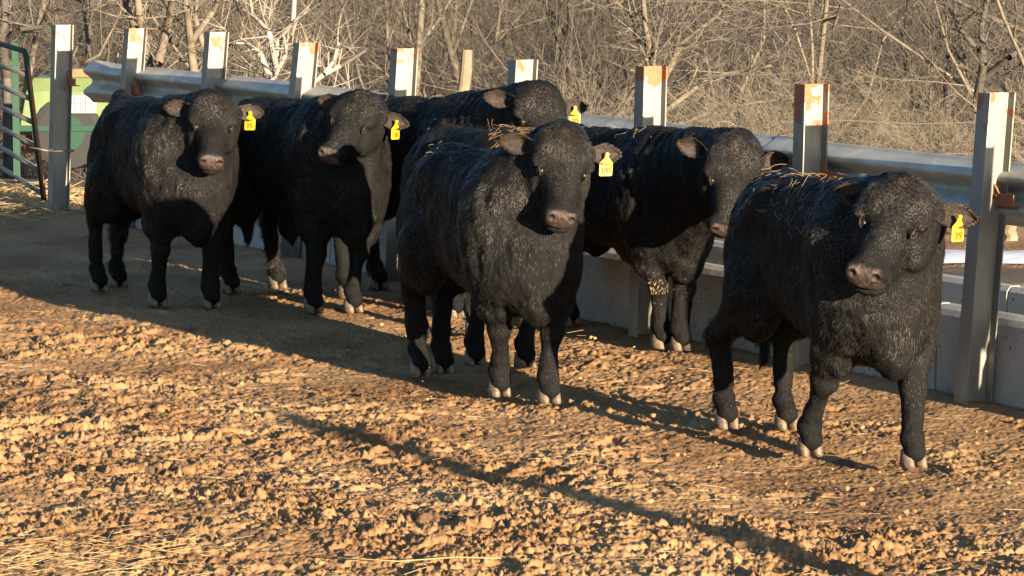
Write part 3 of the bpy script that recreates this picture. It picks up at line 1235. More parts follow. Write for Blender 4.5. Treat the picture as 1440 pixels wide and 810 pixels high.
# ------------------------------------------------------------------ cattle
class Field:
    def __init__(s, lo, hi, h):
        s.lo = np.array(lo, float)
        s.h = h
        s.n = np.ceil((np.array(hi) - s.lo) / h).astype(int) + 1
        s.F = np.full(tuple(s.n), .2, np.float32)
        s.ax = [(s.lo[i] + np.arange(s.n[i]) * h).astype(np.float32) for i in range(3)]

    def _blk(s, c0, c1, pad):
        a = np.clip(np.floor((np.minimum(c0, c1) - pad - s.lo) / s.h).astype(int), 0, s.n - 1)
        b_ = np.clip(np.ceil((np.maximum(c0, c1) + pad - s.lo) / s.h).astype(int) + 1, 1, s.n)
        sl = tuple(slice(a[i], b_[i]) for i in range(3))
        X = s.ax[0][sl[0]][:, None, None]
        Y = s.ax[1][sl[1]][None, :, None]
        Z = s.ax[2][sl[2]][None, None, :]
        return sl, X, Y, Z

    def _mix(s, sl, d, k, op):
        a = s.F[sl]
        if op == 'sub':
            h = np.clip(.5 + .5 * (d + a) / k, 0, 1)
            # max(a,-d) smoothly
            m = -((d * (h) + (-a) * (1 - h)) - k * h * (1 - h)) if False else None
            b_ = -d
            h = np.clip(.5 - .5 * (b_ - a) / k, 0, 1)
            s.F[sl] = b_ * (1 - h) + a * h + k * h * (1 - h)
        else:
            h = np.clip(.5 + .5 * (d - a) / k, 0, 1)
            s.F[sl] = d * (1 - h) + a * h - k * h * (1 - h)

    def ell(s, c, r, k=.05, M=None, op='add'):
        c = np.array(c, float)
        r = np.array(r, float)
        R_ = r.max() if M is not None else None
        pad = (R_ if R_ else r) + k + .03
        sl, X, Y, Z = s._blk(c, c, pad)
        if X.size == 0 or Y.size == 0 or Z.size == 0:
            return
        x, y, z = X - c[0], Y - c[1], Z - c[2]
        if M is not None:
            M = np.array(M, float)
            x, y, z = (x * M[0][0] + y * M[0][1] + z * M[0][2], x * M[1][0] + y * M[1][1] + z * M[1][2], x * M[2][0] + y * M[2][1] + z * M[2][2])
        k0 = np.sqrt((x / r[0]) ** 2 + (y / r[1]) ** 2 + (z / r[2]) ** 2)
        k1 = np.sqrt((x / r[0] ** 2) ** 2 + (y / r[1] ** 2) ** 2 + (z / r[2] ** 2) ** 2) + 1e-6
        s._mix(sl, (k0 * (k0 - 1) / k1).astype(np.float32), k, op)

    def cone(s, a, b_, ra, rb, k=.04, op='add'):
        a = np.array(a, float)
        b_ = np.array(b_, float)
        sl, X, Y, Z = s._blk(a, b_, max(ra, rb) + k + .03)
        ba = b_ - a
        L2 = (ba ** 2).sum() + 1e-9
        t = np.clip(((X - a[0]) * ba[0] + (Y - a[1]) * ba[1] + (Z - a[2]) * ba[2]) / L2, 0, 1)
        d = np.sqrt((X - a[0] - t * ba[0]) ** 2 + (Y - a[1] - t * ba[1]) ** 2 + (Z - a[2] - t * ba[2]) ** 2) - (ra + (rb - ra) * t)
        s._mix(sl, d.astype(np.float32), k, op)

    def mesh(s):
        F = s.F
        ins = F < 0
        c = np.zeros(tuple(s.n - 1), np.int8)
        for a in (0, 1):
            for b_ in (0, 1):
                for d in (0, 1):
                    c += ins[a:s.n[0] - 1 + a, b_:s.n[1] - 1 + b_, d:s.n[2] - 1 + d]
        act = (c > 0) & (c < 8)
        idx = np.argwhere(act)
        vid = np.full(act.shape, -1, np.int32)
        vid[act] = np.arange(len(idx))
        corners = [(a, b_, d) for a in (0, 1) for b_ in (0, 1) for d in (0, 1)]
        val = np.stack([F[idx[:, 0] + a, idx[:, 1] + b_, idx[:, 2] + d] for a, b_, d in corners], 1)
        P_ = np.zeros((len(idx), 3))
        cnt = np.zeros(len(idx))
        for i in range(8):
            for j in range(i + 1, 8):
                ca, cb = np.array(corners[i]), np.array(corners[j])
                if np.abs(ca - cb).sum() != 1:
                    continue
                fa, fb = val[:, i], val[:, j]
                m = (fa < 0) != (fb < 0)
                t = fa / np.where(np.abs(fa - fb) < 1e-9, 1, fa - fb)
                P_ += np.where(m[:, None], ca + (cb - ca) * t[:, None], 0)
                cnt += m
        V = s.lo + (idx + P_ / cnt[:, None]) * s.h
        Q = []
        for ax in range(3):
            o1, o2 = (ax + 1) % 3, (ax + 2) % 3
            sa = [slice(None)] * 3
            sb = [slice(None)] * 3
            sa[ax] = slice(0, -1)
            sb[ax] = slice(1, None)
            A, B = ins[tuple(sa)], ins[tuple(sb)]
            e = np.argwhere(A != B)
            e = e[(e[:, o1] > 0) & (e[:, o2] > 0) & (e[:, o1] < s.n[o1] - 1) & (e[:, o2] < s.n[o2] - 1)]

            def g(d1, d2):
                q = e.copy()
                q[:, o1] += d1
                q[:, o2] += d2
                return vid[q[:, 0], q[:, 1], q[:, 2]]
            quad = np.stack([g(-1, -1), g(0, -1), g(0, 0), g(-1, 0)], 1)
            fl = ~A[e[:, 0], e[:, 1], e[:, 2]]
            quad[fl] = quad[fl][:, ::-1]
            Q.append(quad)
        Q = np.concatenate(Q)
        Q = Q[(Q >= 0).all(1)]
        for _ in range(2):
            S = np.zeros_like(V)
            N = np.zeros(len(V))
            for a in range(4):
                for b_ in (Q[:, (a + 1) % 4], Q[:, (a + 3) % 4]):
                    for d in range(3):
                        S[:, d] += np.bincount(Q[:, a], V[b_, d], len(V))
                    N += np.bincount(Q[:, a], minlength=len(V))
            V = V * .5 + .5 * S / np.maximum(N, 1)[:, None]
        return V, Q


def vnormals(V, Q):
    fn = np.cross(V[Q[:, 2]] - V[Q[:, 0]], V[Q[:, 3]] - V[Q[:, 1]])
    N = np.zeros_like(V)
    for a in range(4):
        for d in range(3):
            N[:, d] += np.bincount(Q[:, a], fn[:, d], len(V))
    N /= np.linalg.norm(N, axis=1, keepdims=True) + 1e-12
    return N, fn


def unit(a):
    return a / (np.linalg.norm(a, axis=-1, keepdims=True) + 1e-9)


def hair_mesh(name, parent, roots, nrm, flow, length, width, tint, seed, lockw=1.0):
    """every strand is a bent tapered blade: 5 vertices, a quad and a triangle"""
    n = len(roots)
    side = unit(np.cross(flow, nrm) + rng.normal(0, .25, (n, 3)))
    tip_d = unit(flow + nrm * -.10)
    p1 = roots + flow * (length * .55)[:, None]
    p2 = p1 + tip_d * (length * .5)[:, None]
    w = width[:, None]
    V = np.stack([roots - side * w * .5, roots + side * w * .5, p1 - side * w * .42, p1 + side * w * .42, p2], 1)
    lock = np.stack([vnoise(roots * 24 + 5, 21), vnoise(roots * 24 + 40, 22), vnoise(roots * 24 + 80, 23)], 1)
    sn = unit(nrm * .85 + side * rng.normal(0, .22, (n, 1)) + flow * .10 + lock * .55 * lockw)
    NN = np.repeat(sn[:, None], 5, 1)
    TT = np.repeat(tint[:, None], 5, 1)
    b0 = (np.arange(n) * 5)[:, None]
    q = b0 + np.array([[0, 1, 3, 2]])
    t = b0 + np.array([[2, 3, 4]])
    return np_mesh(name, V.reshape(-1, 3), [q, t], M_hair, parent, smooth=True,
                   attrs={'root_normal': NN.reshape(-1, 3), 'tint': TT.reshape(-1, 3)})


def text_verts(s, size):
    cu = bpy.data.curves.new('txt', 'FONT')
    cu.body = s
    cu.size = size
    cu.align_x = 'CENTER'
    cu.resolution_u = 3
    to = bpy.data.objects.new('txt', cu)
    COL.objects.link(to)
    bpy.context.view_layer.update()
    me = bpy.data.meshes.new_from_object(to.evaluated_get(bpy.context.evaluated_depsgraph_get()))
    v = [tuple(p.co) for p in me.vertices]
    f = [tuple(p.vertices) for p in me.polygons]
    bpy.data.objects.remove(to)
    bpy.data.meshes.remove(me)
    return v, f


def make_cow(label, feet_px, heading, poll, nose, S=1.0, origin=None, hh=.0075, head_s=1.0, tagtxt=None, ear_tilt=(0, 0), sheath=False,
             hairs=42000, seed=1, curly=1.0, feet_world=None, nose_pink=1.0, knee_mud=False, width=1.0, tag_turn=0.0, roll=0.0, hip=0.0, hwid=1.0, side=.03):
    """heading: world angle of the spine (radians, tail to head); feet order: front right, front left, hind right, hind left"""
    ft = [ground(*p) for p in feet_px] if feet_world is None else feet_world
    fm = (ft[0] + ft[1]) / 2
    hm = (ft[2] + ft[3]) / 2
    fw = Vector((math.cos(heading), math.sin(heading), 0))
    if origin is None:
        org = (fm - fw * .5 * S) * .5 + (hm + fw * .62 * S) * .5
    else:
        org = origin
    org = org + fw * .06 * S + Vector((-fw.y, fw.x, 0)) * side * S
    root = empty('bull', org, heading, label, 'bull', 'black bulls standing in the pen')
    Ri = Matrix.Rotation(-heading, 3, 'Z')

    def loc(p):
        return np.array((Ri @ (Vector(p) - org))[:])
    L = [loc(f) for f in ft]
    pl = loc(poll)
    ns = loc(nose)
    hx = unit(ns - pl)
    up = np.array([0, 0, 1.0]) + np.array([.35, 0, 0])
    hz = unit(up - hx * up.dot(hx))
    hy = np.cross(hz, hx)
    if roll:
        c_, s_ = math.cos(roll), math.sin(roll)
        hy, hz = hy * c_ + hz * s_, hz * c_ - hy * s_
    HS = head_s * 1.07
    HW = 1.06 * hwid
    HL = .90
    MH = np.array([hx, hy, hz])

    def H(a, b_, c):
        return pl + (hx * a * HL + hy * b_ * HW + hz * c) * HS

    pts = np.array([pl, ns] + L)
    lo = np.minimum(pts.min(0) - .28, [-1.1 * S, -.42 * S, -.02])
    hi = np.maximum(pts.max(0) + .28, [.8 * S, .42 * S, 1.38 * S])
    lo[2] = -.02
    F = Field(lo, hi, hh * 1.15)
    W = width * .92

    def E(c, r, k=.08, M=None, op='add'):
        F.ell(np.array(c) * S, np.array(r) * S, k * S, M, op)

    def C(a, b_, ra, rb, k=.06):
        F.cone(np.array(a) * S, np.array(b_) * S, ra * S, rb * S, k * S)
    # trunk of the body
    C((.36, 0, .965), (-.50, 0, .985), .262 * W, .222 * W, .06)
    C((.34, 0, .76), (-.42, 0, .80), .285 * W, .236 * W, .08)
    C((.28, 0, .655), (-.14, 0, .70), .205 * W, .195 * W, .10)
    E((-.62, 0, .93), (.23, .235 * W, .29), .10)
    E((-.10, 0, 1.08), (.70, .17 * W, .145), .10)
    E((.36, 0, 1.08), (.32, .14, .160), .10)
    for s in (-1, 1):
        E((-.44, .165 * s * W, 1.09), (.10, .07, .09), .08)
        E((-.80, .08 * s, 1.03), (.08, .06, .10), .08)
        E((.46, .200 * s * W, .86), (.17, .125, .27), .05)
        E((.60, .150 * s * W, .78), (.10, .10, .14), .045)
        E((.53, .185 * s * W, .66), (.14, .105, .17), .06)
        E((-.64, .160 * s * W, .80), (.20, .108, .30), .045)
        E((-.52, .175 * s * W, .62), (.16, .095, .19), .06)
    E((-.80, 0, 1.13 + hip), (.10, .06, .08), .08)
    E((.60, 0, .70), (.20, .165, .25), .06)
    E((.66, 0, .52), (.11, .085, .14), .08)
    E((.30, 0, .52), (.30, .12, .09), .08)
    if sheath:
        E((-.22, 0, .44), (.13, .055, .09), .06)
        C((-.20, 0, .40), (-.18, 0, .33), .04, .015, .03)
    # legs
    fy = .185 * W
    for i, s in ((0, -1), (1, 1)):
        fx, fyy, _ = L[i] / S
        e = np.array([.46, fy * s, .60])
        kn = np.array([e[0] * .45 + fx * .55 + .015, e[1] * .40 + fyy * .60, .345])
        fl = np.array([fx - .012, fyy, .125])
        C(e + [0, 0, .10], e * .55 + kn * .45, .128, .096, .05)
        C(e * .55 + kn * .45, kn + [0, 0, .04], .094, .060, .03)
        E(e * .75 + kn * .25 + [.035, 0, 0], (.075, .072, .13), .03)
        E(kn + [.010, 0, 0], (.056, .059, .062), .02)
        C(kn, kn * .3 + fl * .7, .053, .045, .02)
        C(kn * .3 + fl * .7, fl, .045, .052, .02)
        E(fl, (.054, .053, .050), .02)
        C(fl, (fx + .020, fyy, .068), .044, .052, .02)
        for q in (-1, 1):
            E((fx - .055, fyy + .022 * q, .10), (.018, .014, .022), .012)
    for i, s in ((2, -1), (3, 1)):
        fx, fyy, _ = L[i] / S
        st = np.array([-.50, .195 * s * W, .62])
        hk = np.array([(fx - .10), fyy * .8 + st[1] * .2, .435])
        fl = np.array([fx - .045, fyy, .135])
        C(st + [-.02, 0, .08], st * .4 + hk * .6 + [-.01, 0, .02], .145, .085, .08)
        C(st * .4 + hk * .6 + [-.01, 0, .02], hk, .088, .060, .03)
        E(hk + [-.032, 0, .02], (.056, .044, .062), .016)
        C(hk, hk * .25 + fl * .75, .054, .046, .02)
        E(fl, (.054, .052, .052), .02)
        C(fl, (fx + .012, fyy, .068), .044, .052, .02)
        for q in (-1, 1):
            E((fx - .075, fyy + .022 * q, .11), (.018, .014, .022), .012)
    # tail
    tp = [np.array(p) for p in ((-.86, 0, 1.10), (-.93, .01, 1.02), (-.955, .02, .85), (-.93, .03, .60), (-.90, .035, .42), (-.89, .035, .30))]
    tr_ = [.042, .034, .028, .030, .042, .018]
    for i in range(5):
        C(tp[i], tp[i + 1], tr_[i], tr_[i + 1], .03)
    # neck
    hb = H(.0, 0, -.13)
    F.cone(np.array((.42, 0, .93)) * S, hb, .285 * S, .155 * HS, .10 * S)
    F.cone(np.array((.30, 0, 1.07)) * S, H(-.02, 0, -.05), .17 * S, .105 * HS, .10 * S)
    F.cone(np.array((.58, 0, .70)) * S, H(.10, 0, -.19), .19 * S, .085 * HS, .10 * S)
    # dewlap fold
    F.cone(np.array((.66, 0, .56)) * S, (H(.10, 0, -.20) + np.array((.66, 0, .56)) * S) / 2, .07 * S, .05, .05)

    def HE(c, r, k=.035, op='add'):
        F.ell(H(*c), np.array(r) * np.array((HL, HW, 1)) * HS, k * HS, MH, op)
    HE((.055, 0, -.05), (.14, .128, .13), .05)
    HE((.10, 0, -.010), (.13, .120, .072), .04)
    HE((.08, .06, .02), (.09, .06, .05), .04)
    HE((.08, -.06, .02), (.09, .06, .05), .04)
    HE((.00, 0, -.008), (.068, .085, .062), .045)
    for s in (-1, 1):
        HE((.145, .104 * s, .006), (.046, .032, .034), .018)
        HE((.130, .092 * s, -.130), (.105, .044, .088), .02)
        HE((.01, .105 * s, -.05), (.05, .045, .045), .03)
    F.cone(H(.12, 0, -.055), H(.38, 0, -.062), .104 * HS, .064 * HS, .03)
    HE((.27, 0, -.010), (.15, .050, .038), .03)
    HE((.418, 0, -.072), (.058, .083, .070), .03)
    for s in (-1, 1):
        HE((.445, .040 * s, -.045), (.034, .034, .034), .015)
    F.cone(H(.12, 0, -.165), H(.385, 0, -.132), .088 * HS, .045 * HS, .045)
    HE((.405, 0, -.136), (.048, .054, .030), .03)
    for s in (-1, 1):
        HE((.476, .042 * s, -.038), (.022, .014, .013), .010, 'sub')
        HE((.185, .128 * s, -.022), (.036, .016, .020), .02, 'sub')
    HE((.455, 0, -.116), (.070, .10, .005), .010, 'sub')
    V, Q = F.mesh()
    N, fn = vnormals(V, Q)
    # soft folds, muscle and matted tufts
    inH0 = (V - pl) @ MH.T / HS / np.array((HL, HW, 1))
    headw = np.clip(1 - (np.linalg.norm(inH0 - [.22, 0, -.06], axis=1) - .26) / .08, 0, 1)
    d = .013 * vnoise(V * np.array([7, 7, 5]) + seed * 7, 1) + .006 * vnoise(V * np.array([22, 22, 12]) + seed, 2) + .003 * vnoise(V * np.array([60, 60, 26]), 3)
    neckm = np.clip(1 - np.abs(V[:, 0] - .62 * S) / .22, 0, 1) * np.clip((V[:, 2] - .6) / .2, 0, 1)
    d += neckm * .008 * np.sin(V[:, 0] * 60 + V[:, 2] * 14 + 4 * vnoise(V * 5, 33))
    d *= (1 - .65 * headw)
    d *= np.clip((V[:, 2] - .05) / .2, .15, 1)
    V = V + N * d[:, None]
    N, fn = vnormals(V, Q)
    ctr = V[Q].mean(1)
    hc = (ctr - pl) @ MH.T / HS / np.array((HL, HW, 1))
    nosem = ((hc[:, 0] > .438) & (hc[:, 2] > -.112) & (np.abs(hc[:, 1]) < .068) & (hc[:, 0] + .55 * hc[:, 2] < 10)
             & (hc[:, 0] > .438 + .35 * np.clip(hc[:, 2] + .02, 0, 1)))
    nost = (((hc[:, 0] - .472) / .022) ** 2 + ((np.abs(hc[:, 1]) - .050) / .015) ** 2 + ((hc[:, 2] + .038) / .013) ** 2) < 1.2
    mi = np.where(nost & nosem, 2, np.where(nosem, 1, 0))
    hv = (V - pl) @ MH.T / HS / np.array((HL, HW, 1))
    lim = .447 + .35 * np.clip(hv[:, 2] + .02, 0, 1) + .008 * vnoise(V * 40, 19)
    sdp = np.minimum(np.minimum(hv[:, 0] - lim, hv[:, 2] + .105), .056 - np.abs(hv[:, 1]) + .15 * np.clip(-.03 - hv[:, 2], -.05, .1))
    pad = np.clip(sdp / .014 + .5, 0, 1)
    nsv = (((hv[:, 0] - .472) / .024) ** 2 + ((np.abs(hv[:, 1]) - .042) / .013) ** 2 + ((hv[:, 2] + .038) / .013) ** 2)
    nsv = np.clip(1.6 - nsv, 0, 1)
    body = np_mesh('body', V, [Q], [M_coat], root, True, None, {'pad': np.stack([pad, nsv, pad * 0], 1)})

    # ---- hair
    area = np.linalg.norm(fn, axis=1) * .5
    nfar = unit(fn)
    hd = np.clip(1 - (np.linalg.norm(hc - [.22, 0, -.06], axis=1) - .27) / .06, 0, 1)
    eye_d = np.minimum(np.linalg.norm(hc - [.198, .108, -.008], axis=1), np.linalg.norm(hc - [.198, -.108, -.008], axis=1))
    dens = area * (1 + 1.9 * hd) * (~nosem) * (eye_d > .026) * (ctr[:, 2] > .085)
    dens *= np.where(hc[:, 0] > .43, .25 * (hc[:, 0] < .60) + (hc[:, 0] >= .6), 1)
    n = hairs
    pick = rng.choice(len(Q), n, p=dens / dens.sum())
    uv = rng.random((n, 2))
    a, b_, c, d_ = (V[Q[pick, i]] for i in range(4))
    u, w = uv[:, :1], uv[:, 1:]
    pos = (a * (1 - u) + b_ * u) * (1 - w) + (d_ * (1 - u) + c * u) * w
    nn = nfar[pick]
    hp = hd[pick]
    # coat lies back and down; on the face it runs up from the nose; whorls from low noise
    base = np.tile(np.array([[-.55, 0, -.75]]), (n, 1))
    leg = np.clip((.5 - pos[:, 2]) / .2, 0, 1)[:, None]
    base = base * (1 - leg) + np.array([[-.12, 0, -1]]) * leg
    fdir = -hx * .2 + np.array([0, 0, -.6]) + hx * .5
    base = base * (1 - hp[:, None]) + fdir[None] * hp[:, None]
    cl = np.stack([vnoise(pos * 16 + 9 + seed, 4), vnoise(pos * 16 + 31, 5), vnoise(pos * 16 + 57, 6)], 1)
    cl2 = np.stack([vnoise(pos * 5 + 9 + seed, 7), vnoise(pos * 5 + 31, 8), vnoise(pos * 5 + 57, 9)], 1)
    fl_ = base + cl * .55 * curly + cl2 * .5 + rng.normal(0, .16, (n, 3))
    fl_ = fl_ - nn * (fl_ * nn).sum(1, keepdims=True)
    fl_ = unit(fl_)
    lift = .14 + .18 * rng.random(n) + .22 * np.clip(vnoise(pos * 9, 12), 0, 1)
    hcp = hc[pick]
    poll_m = np.clip(1 - np.linalg.norm(hcp - [.04, 0, .05], axis=1) / .15, 0, 1)
    lift = lift * (1 - .4 * hp) + poll_m * .45
    fl_ = unit(fl_ + nn * lift[:, None])
    ln = (.014 + .012 * rng.random(n)) * (1 - .50 * hp) * (1 - .5 * leg[:, 0]) * (1 + .35 * vnoise(pos * 3, 13))
    ln += poll_m * .013
    tail_m = ((pos[:, 0] < -.84 * S) & (pos[:, 2] < .55)) * 1.0
    ln += tail_m * .035
    belly = np.clip((.62 - pos[:, 2]) / .1, 0, 1) * (nn[:, 2] < -.2) * (1 - leg[:, 0])
    ln += belly * .006
    wd = .0022 + .0016 * rng.random(n)
    wd *= (1 - .35 * hp)
    br = rng.random(n)
    sun_bleach = np.clip(.5 + .8 * vnoise(pos * 4 + 3, 14), 0, 1)
    br = .42 + .22 * br
    lk_ = np.clip(.8 + .5 * vnoise(pos * 20 + 11, 17), .3, 1.4)
    tint = np.stack([.008 + .026 * br * lk_ + .012 * sun_bleach * br, .0078 + .0245 * br * lk_ + .008 * sun_bleach * br, .0078 + .0225 * br * lk_ + .003 * sun_bleach * br], 1)
    tint *= 1.12 + 1.15 * hp[:, None]  # head hair lightened in the tint, painting in the strongly sunlit faces
    tint *= np.clip(1 + .6 * vnoise(pos * 7 + 2, 18)[:, None], .5, 1.6)
    pm = np.clip(1 - np.linalg.norm((hcp - [.015, 0, .06]) / [.05, .03, .06], axis=1), 0, 1)[:, None]
    tint = tint * (1 - pm) + np.array([[.16, .10, .05]]) * pm
    if knee_mud:
        km = ((pos[:, 2] > .26 * S) & (pos[:, 2] < .42 * S) & (pos[:, 0] > .2) & (vnoise(pos * 22, 15) > .05))
        tint[km] = np.array([.34, .24, .12])
    # dusty pasterns and lower legs
    dust = np.clip((.22 - pos[:, 2]) / .2, 0, 1) * np.clip(.5 + vnoise(pos * 12, 16), 0, 1)
    tint = tint + dust[:, None] * np.array([[.016, .011, .007]])
    hair_mesh('fur', root, pos - nn * .001, nn, fl_, ln, wd, tint, seed)

    # ---- eyes
    for s in (-1, 1):
        me = bpy.data.meshes.new('eye')
        import bmesh
        bm = bmesh.new()
        bmesh.ops.create_uvsphere(bm, u_segments=16, v_segments=10, radius=.0215)
        bm.to_mesh(me)
        bm.free()
        me.polygons.foreach_set('use_smooth', [True] * len(me.polygons))
        me.materials.append(M_eye)
        o = bpy.data.objects.new('eye', me)
        COL.objects.link(o)
        o.parent = root
        en = unit(hx * .26 + hy * s * .86 + hz * .32)
        ray_o = H(.178, .03 * s, -.030)
        rel = V - ray_o
        along = rel @ en
        off = np.linalg.norm(rel - along[:, None] * en, axis=1)
        ok = (off < .014) & (along > 0) & (along < .2)
        surf = ray_o + en * (along[ok].max() if ok.any() else .09)
        o.location = surf - en * .0155
        rm = MB()
        et = unit(hx * .95 - hz * .12 * 1.0)
        et = unit(et - en * et.dot(en))
        eb = np.cross(en, et)
        if eb.dot(hz) < 0:
            eb = -eb
        ringp = [Vector(surf + et * .024 * math.cos(t_) + eb * (.0125 * math.sin(t_) + (.003 if math.sin(t_) > 0 else 0)) - en * .007 * math.cos(t_) ** 2 + en * (.005 if math.sin(t_) > 0 else .0)) for t_ in np.linspace(0, 2 * PI, 19)]
        rm.tube(ringp, .0042, 6, cap=False)
        rm.build('eyelid', M_lid, root, smooth=True)

    # ---- ears
    for s in (-1, 1):
        tilt = ear_tilt[0] if s < 0 else ear_tilt[1]
        base_p = H(.005, .115 * s, -.045)
        ex = unit(hy * s * 1.0 - hx * (.18 + .0) + hz * (-.06) + np.array([0, 0, tilt]))
        face = unit(hx * .62 + hz * .72 + hy * s * .15)
        face = unit(face - ex * face.dot(ex))
        ew = np.cross(face, ex) * s
        NU, NV = 15, 11
        Lr, Wr = .172 * HS, .053 * HS
        vo, vi = [], []
        for i in range(NU):
            u = i / (NU - 1)
            wid = Wr * (.45 + .55 * math.sin(min(u * 2.3, PI / 2))) * (1 - max(0, (u - .38) / .62) ** 1.9) + .002
            for j in range(NV):
                v_ = -1 + 2 * j / (NV - 1)
                cup = .042 * (v_ * v_) * (1 - .55 * u) - .012 * math.sin(u * PI)
                if u < .3:
                    cup += .045 * (v_ * v_) * (1 - u / .3)
                p = base_p + ex * (u * Lr - .015) + ew * (wid * v_ * (1 - .25 * (1 - u) * abs(v_))) + face * (cup * 1.0 - .025 * u * u) * HS
                vi.append(p + face * .003)
                vo.append(p - face * .006)
        V2 = np.array(vi + vo)
        I = np.arange(NU * NV).reshape(NU, NV)
        q1 = np.stack([I[:-1, :-1], I[:-1, 1:], I[1:, 1:], I[1:, :-1]], -1).reshape(-1, 4)
        q2 = q1[:, ::-1] + NU * NV
        bd = list(I[0, :]) + list(I[1:, -1]) + list(I[-1, -2::-1]) + list(I[-2:0:-1, 0])
        bd = np.array(bd)
        q3 = np.stack([bd, np.roll(bd, -1), np.roll(bd, -1) + NU * NV, bd + NU * NV], 1)
        mi2 = np.concatenate([np.ones(len(q1)), np.zeros(len(q2) + len(q3))])
        # orientation
        fn_ = np.cross(V2[q1[0, 2]] - V2[q1[0, 0]], V2[q1[0, 3]] - V2[q1[0, 1]])
        if fn_.dot(face) < 0:
            q1, q2, q3 = q1[:, ::-1], q2[:, ::-1], q3[:, ::-1]
        ear = np_mesh('ear', V2, [q1, q2, q3], [M_coat, M_earin], root, True, mi2)
        # ear hair: back and rim black, inside brownish and sparse
        k = 3200
        iu = rng.random(k)
        jv = rng.random(k) * 2 - 1
        rim = rng.random(k) < .35
        jv = np.where(rim, np.sign(jv) * (.88 + .12 * rng.random(k)), jv)
        gi = np.clip((iu * (NU - 1)).astype(int), 0, NU - 2)
        gj = np.clip(((jv + 1) / 2 * (NV - 1)).astype(int), 0, NV - 2)
        inside = rng.random(k) < .30
        idv = gi * NV + gj + np.where(inside, 0, NU * NV)
        nb = gi * NV + gj + 1 + np.where(inside, 0, NU * NV)
        na = (gi + 1) * NV + gj + np.where(inside, 0, NU * NV)
        r1_, r2_ = rng.random((k, 1)), rng.random((k, 1))
        pe = V2[idv] + (V2[nb] - V2[idv]) * r1_ + (V2[na] - V2[idv]) * r2_
        sg = np.where(inside, 1.0, -1.0)[:, None]
        ne = unit(face[None] * sg + rng.normal(0, .1, (k, 3)))
        fe = unit(ex[None] * .8 + ew[None] * (jv * np.where(rim, .8, .3))[:, None] + ne * .25 + np.array([[0, 0, -.15]]) + rng.normal(0, .18, (k, 3)))
        te = np.where(inside[:, None], np.array([[.038, .026, .019]]), np.array([[.018, .014, .011]])) * (.5 + rng.random((k, 1)))
        hair_mesh('ear_fur', ear, pe, ne, fe, .008 + .009 * rng.random(k), .0016 + .001 * rng.random(k), te, seed)
        if s > 0 and tagtxt is not None:
            # yellow flag tag hanging from the middle of the ear
            piv = base_p + ex * (.50 * Lr) + face * .010 - ew * 0
            zz = np.array([0, 0, 1.0])
            # hang in world vertical, face mostly where the ear opens
            tf = unit(face - zz * face.dot(zz) + 1e-6)
            ca, sa = math.cos(tag_turn), math.sin(tag_turn)
            tx_ = np.cross(zz, tf)
            tf, tx_ = tf * ca + tx_ * sa, tx_ * ca - tf * sa
            tz = unit(zz * 1.0 + tx_ * .06)
            out = [(-.008, .0), (.008, .0), (.0095, -.016), (.031, -.040), (.033, -.046), (.033, -.100), (.028, -.105), (-.028, -.105), (-.033, -.100), (-.033, -.046), (-.031, -.040), (-.0095, -.016)]

            def tp_(x_, z_, y_):
                return Vector(piv + tx_ * x_ + tz * z_ + tf * (y_ + .006 + .006 * math.cos(x_ * 45)))
            tb = MB()
            m_ = len(out)
            tb.add([tp_(x_, z_, .0016) for x_, z_ in out] + [tp_(x_, z_, -.0016) for x_, z_ in out],
                   [tuple(range(m_)), tuple(reversed(range(m_, 2 * m_)))] + [(i, (i + 1) % m_, m_ + (i + 1) % m_, m_ + i) for i in range(m_)])
            tb.tube([tp_(0, .0, -.006), tp_(0, .0, .008)], .009, 10)
            tg = tb.build('ear_tag', M_tag, ear)
            ink = MB()
            for txt, size, zc in tagtxt:
                tv, tff = text_verts(txt, size)
                ink.add([tp_(a_, b2 + zc, .0032) for a_, b2, _ in tv], tff)
            ink.build('tag_writing', M_ink, tg)
    # ---- hooves: two claws each
    for i in range(4):
        fx, fyy, _ = L[i]
        yaw = rng.normal(0, .08)
        hb_ = MB()
        for q in (-1, 1):
            rows = []
            for (z, xb, xf, wy_) in ((.0, -.052, .070, .030), (.030, -.050, .058, .029), (.058, -.044, .040, .027), (.078, -.036, .022, .022)):
                ring = []
                for k in range(10):
                    a_ = 2 * PI * k / 10
                    cx_ = (xb + xf) / 2
                    rx_ = (xf - xb) / 2
                    xx = cx_ + math.cos(a_) * rx_
                    yy = q * .031 + math.sin(a_) * wy_ * (1 - .25 * max(0, math.cos(a_)))
                    ring.append(Vector((fx + (xx * math.cos(yaw) - yy * math.sin(yaw)) * S, fyy + (xx * math.sin(yaw) + yy * math.cos(yaw)) * S, z * S - .004)))
                rows.append(ring)
            vs = [v for r_ in rows for v in r_]
            fs = [(r_ * 10 + k, r_ * 10 + (k + 1) % 10, (r_ + 1) * 10 + (k + 1) % 10, (r_ + 1) * 10 + k) for r_ in range(3) for k in range(10)]
            fs += [tuple(range(10)), tuple(reversed(range(30, 40)))]
            hb_.add(vs, fs)
        hb_.build('hoof', M_hoof, root, smooth=True)
    return root, V, N, org, heading


def hdg(dx, dy):
    return math.atan2(dy, dx)


def hn(ppx, ppy, Y, dx, dz, L=.47):
    """poll point and nose point: nose is dx right, dz up and the rest of L towards the camera"""
    p = at(ppx, ppy, Y)
    dy = -math.sqrt(max(L * L - dx * dx - dz * dz, .0))
    return p, p + Vector((dx, dy, dz))


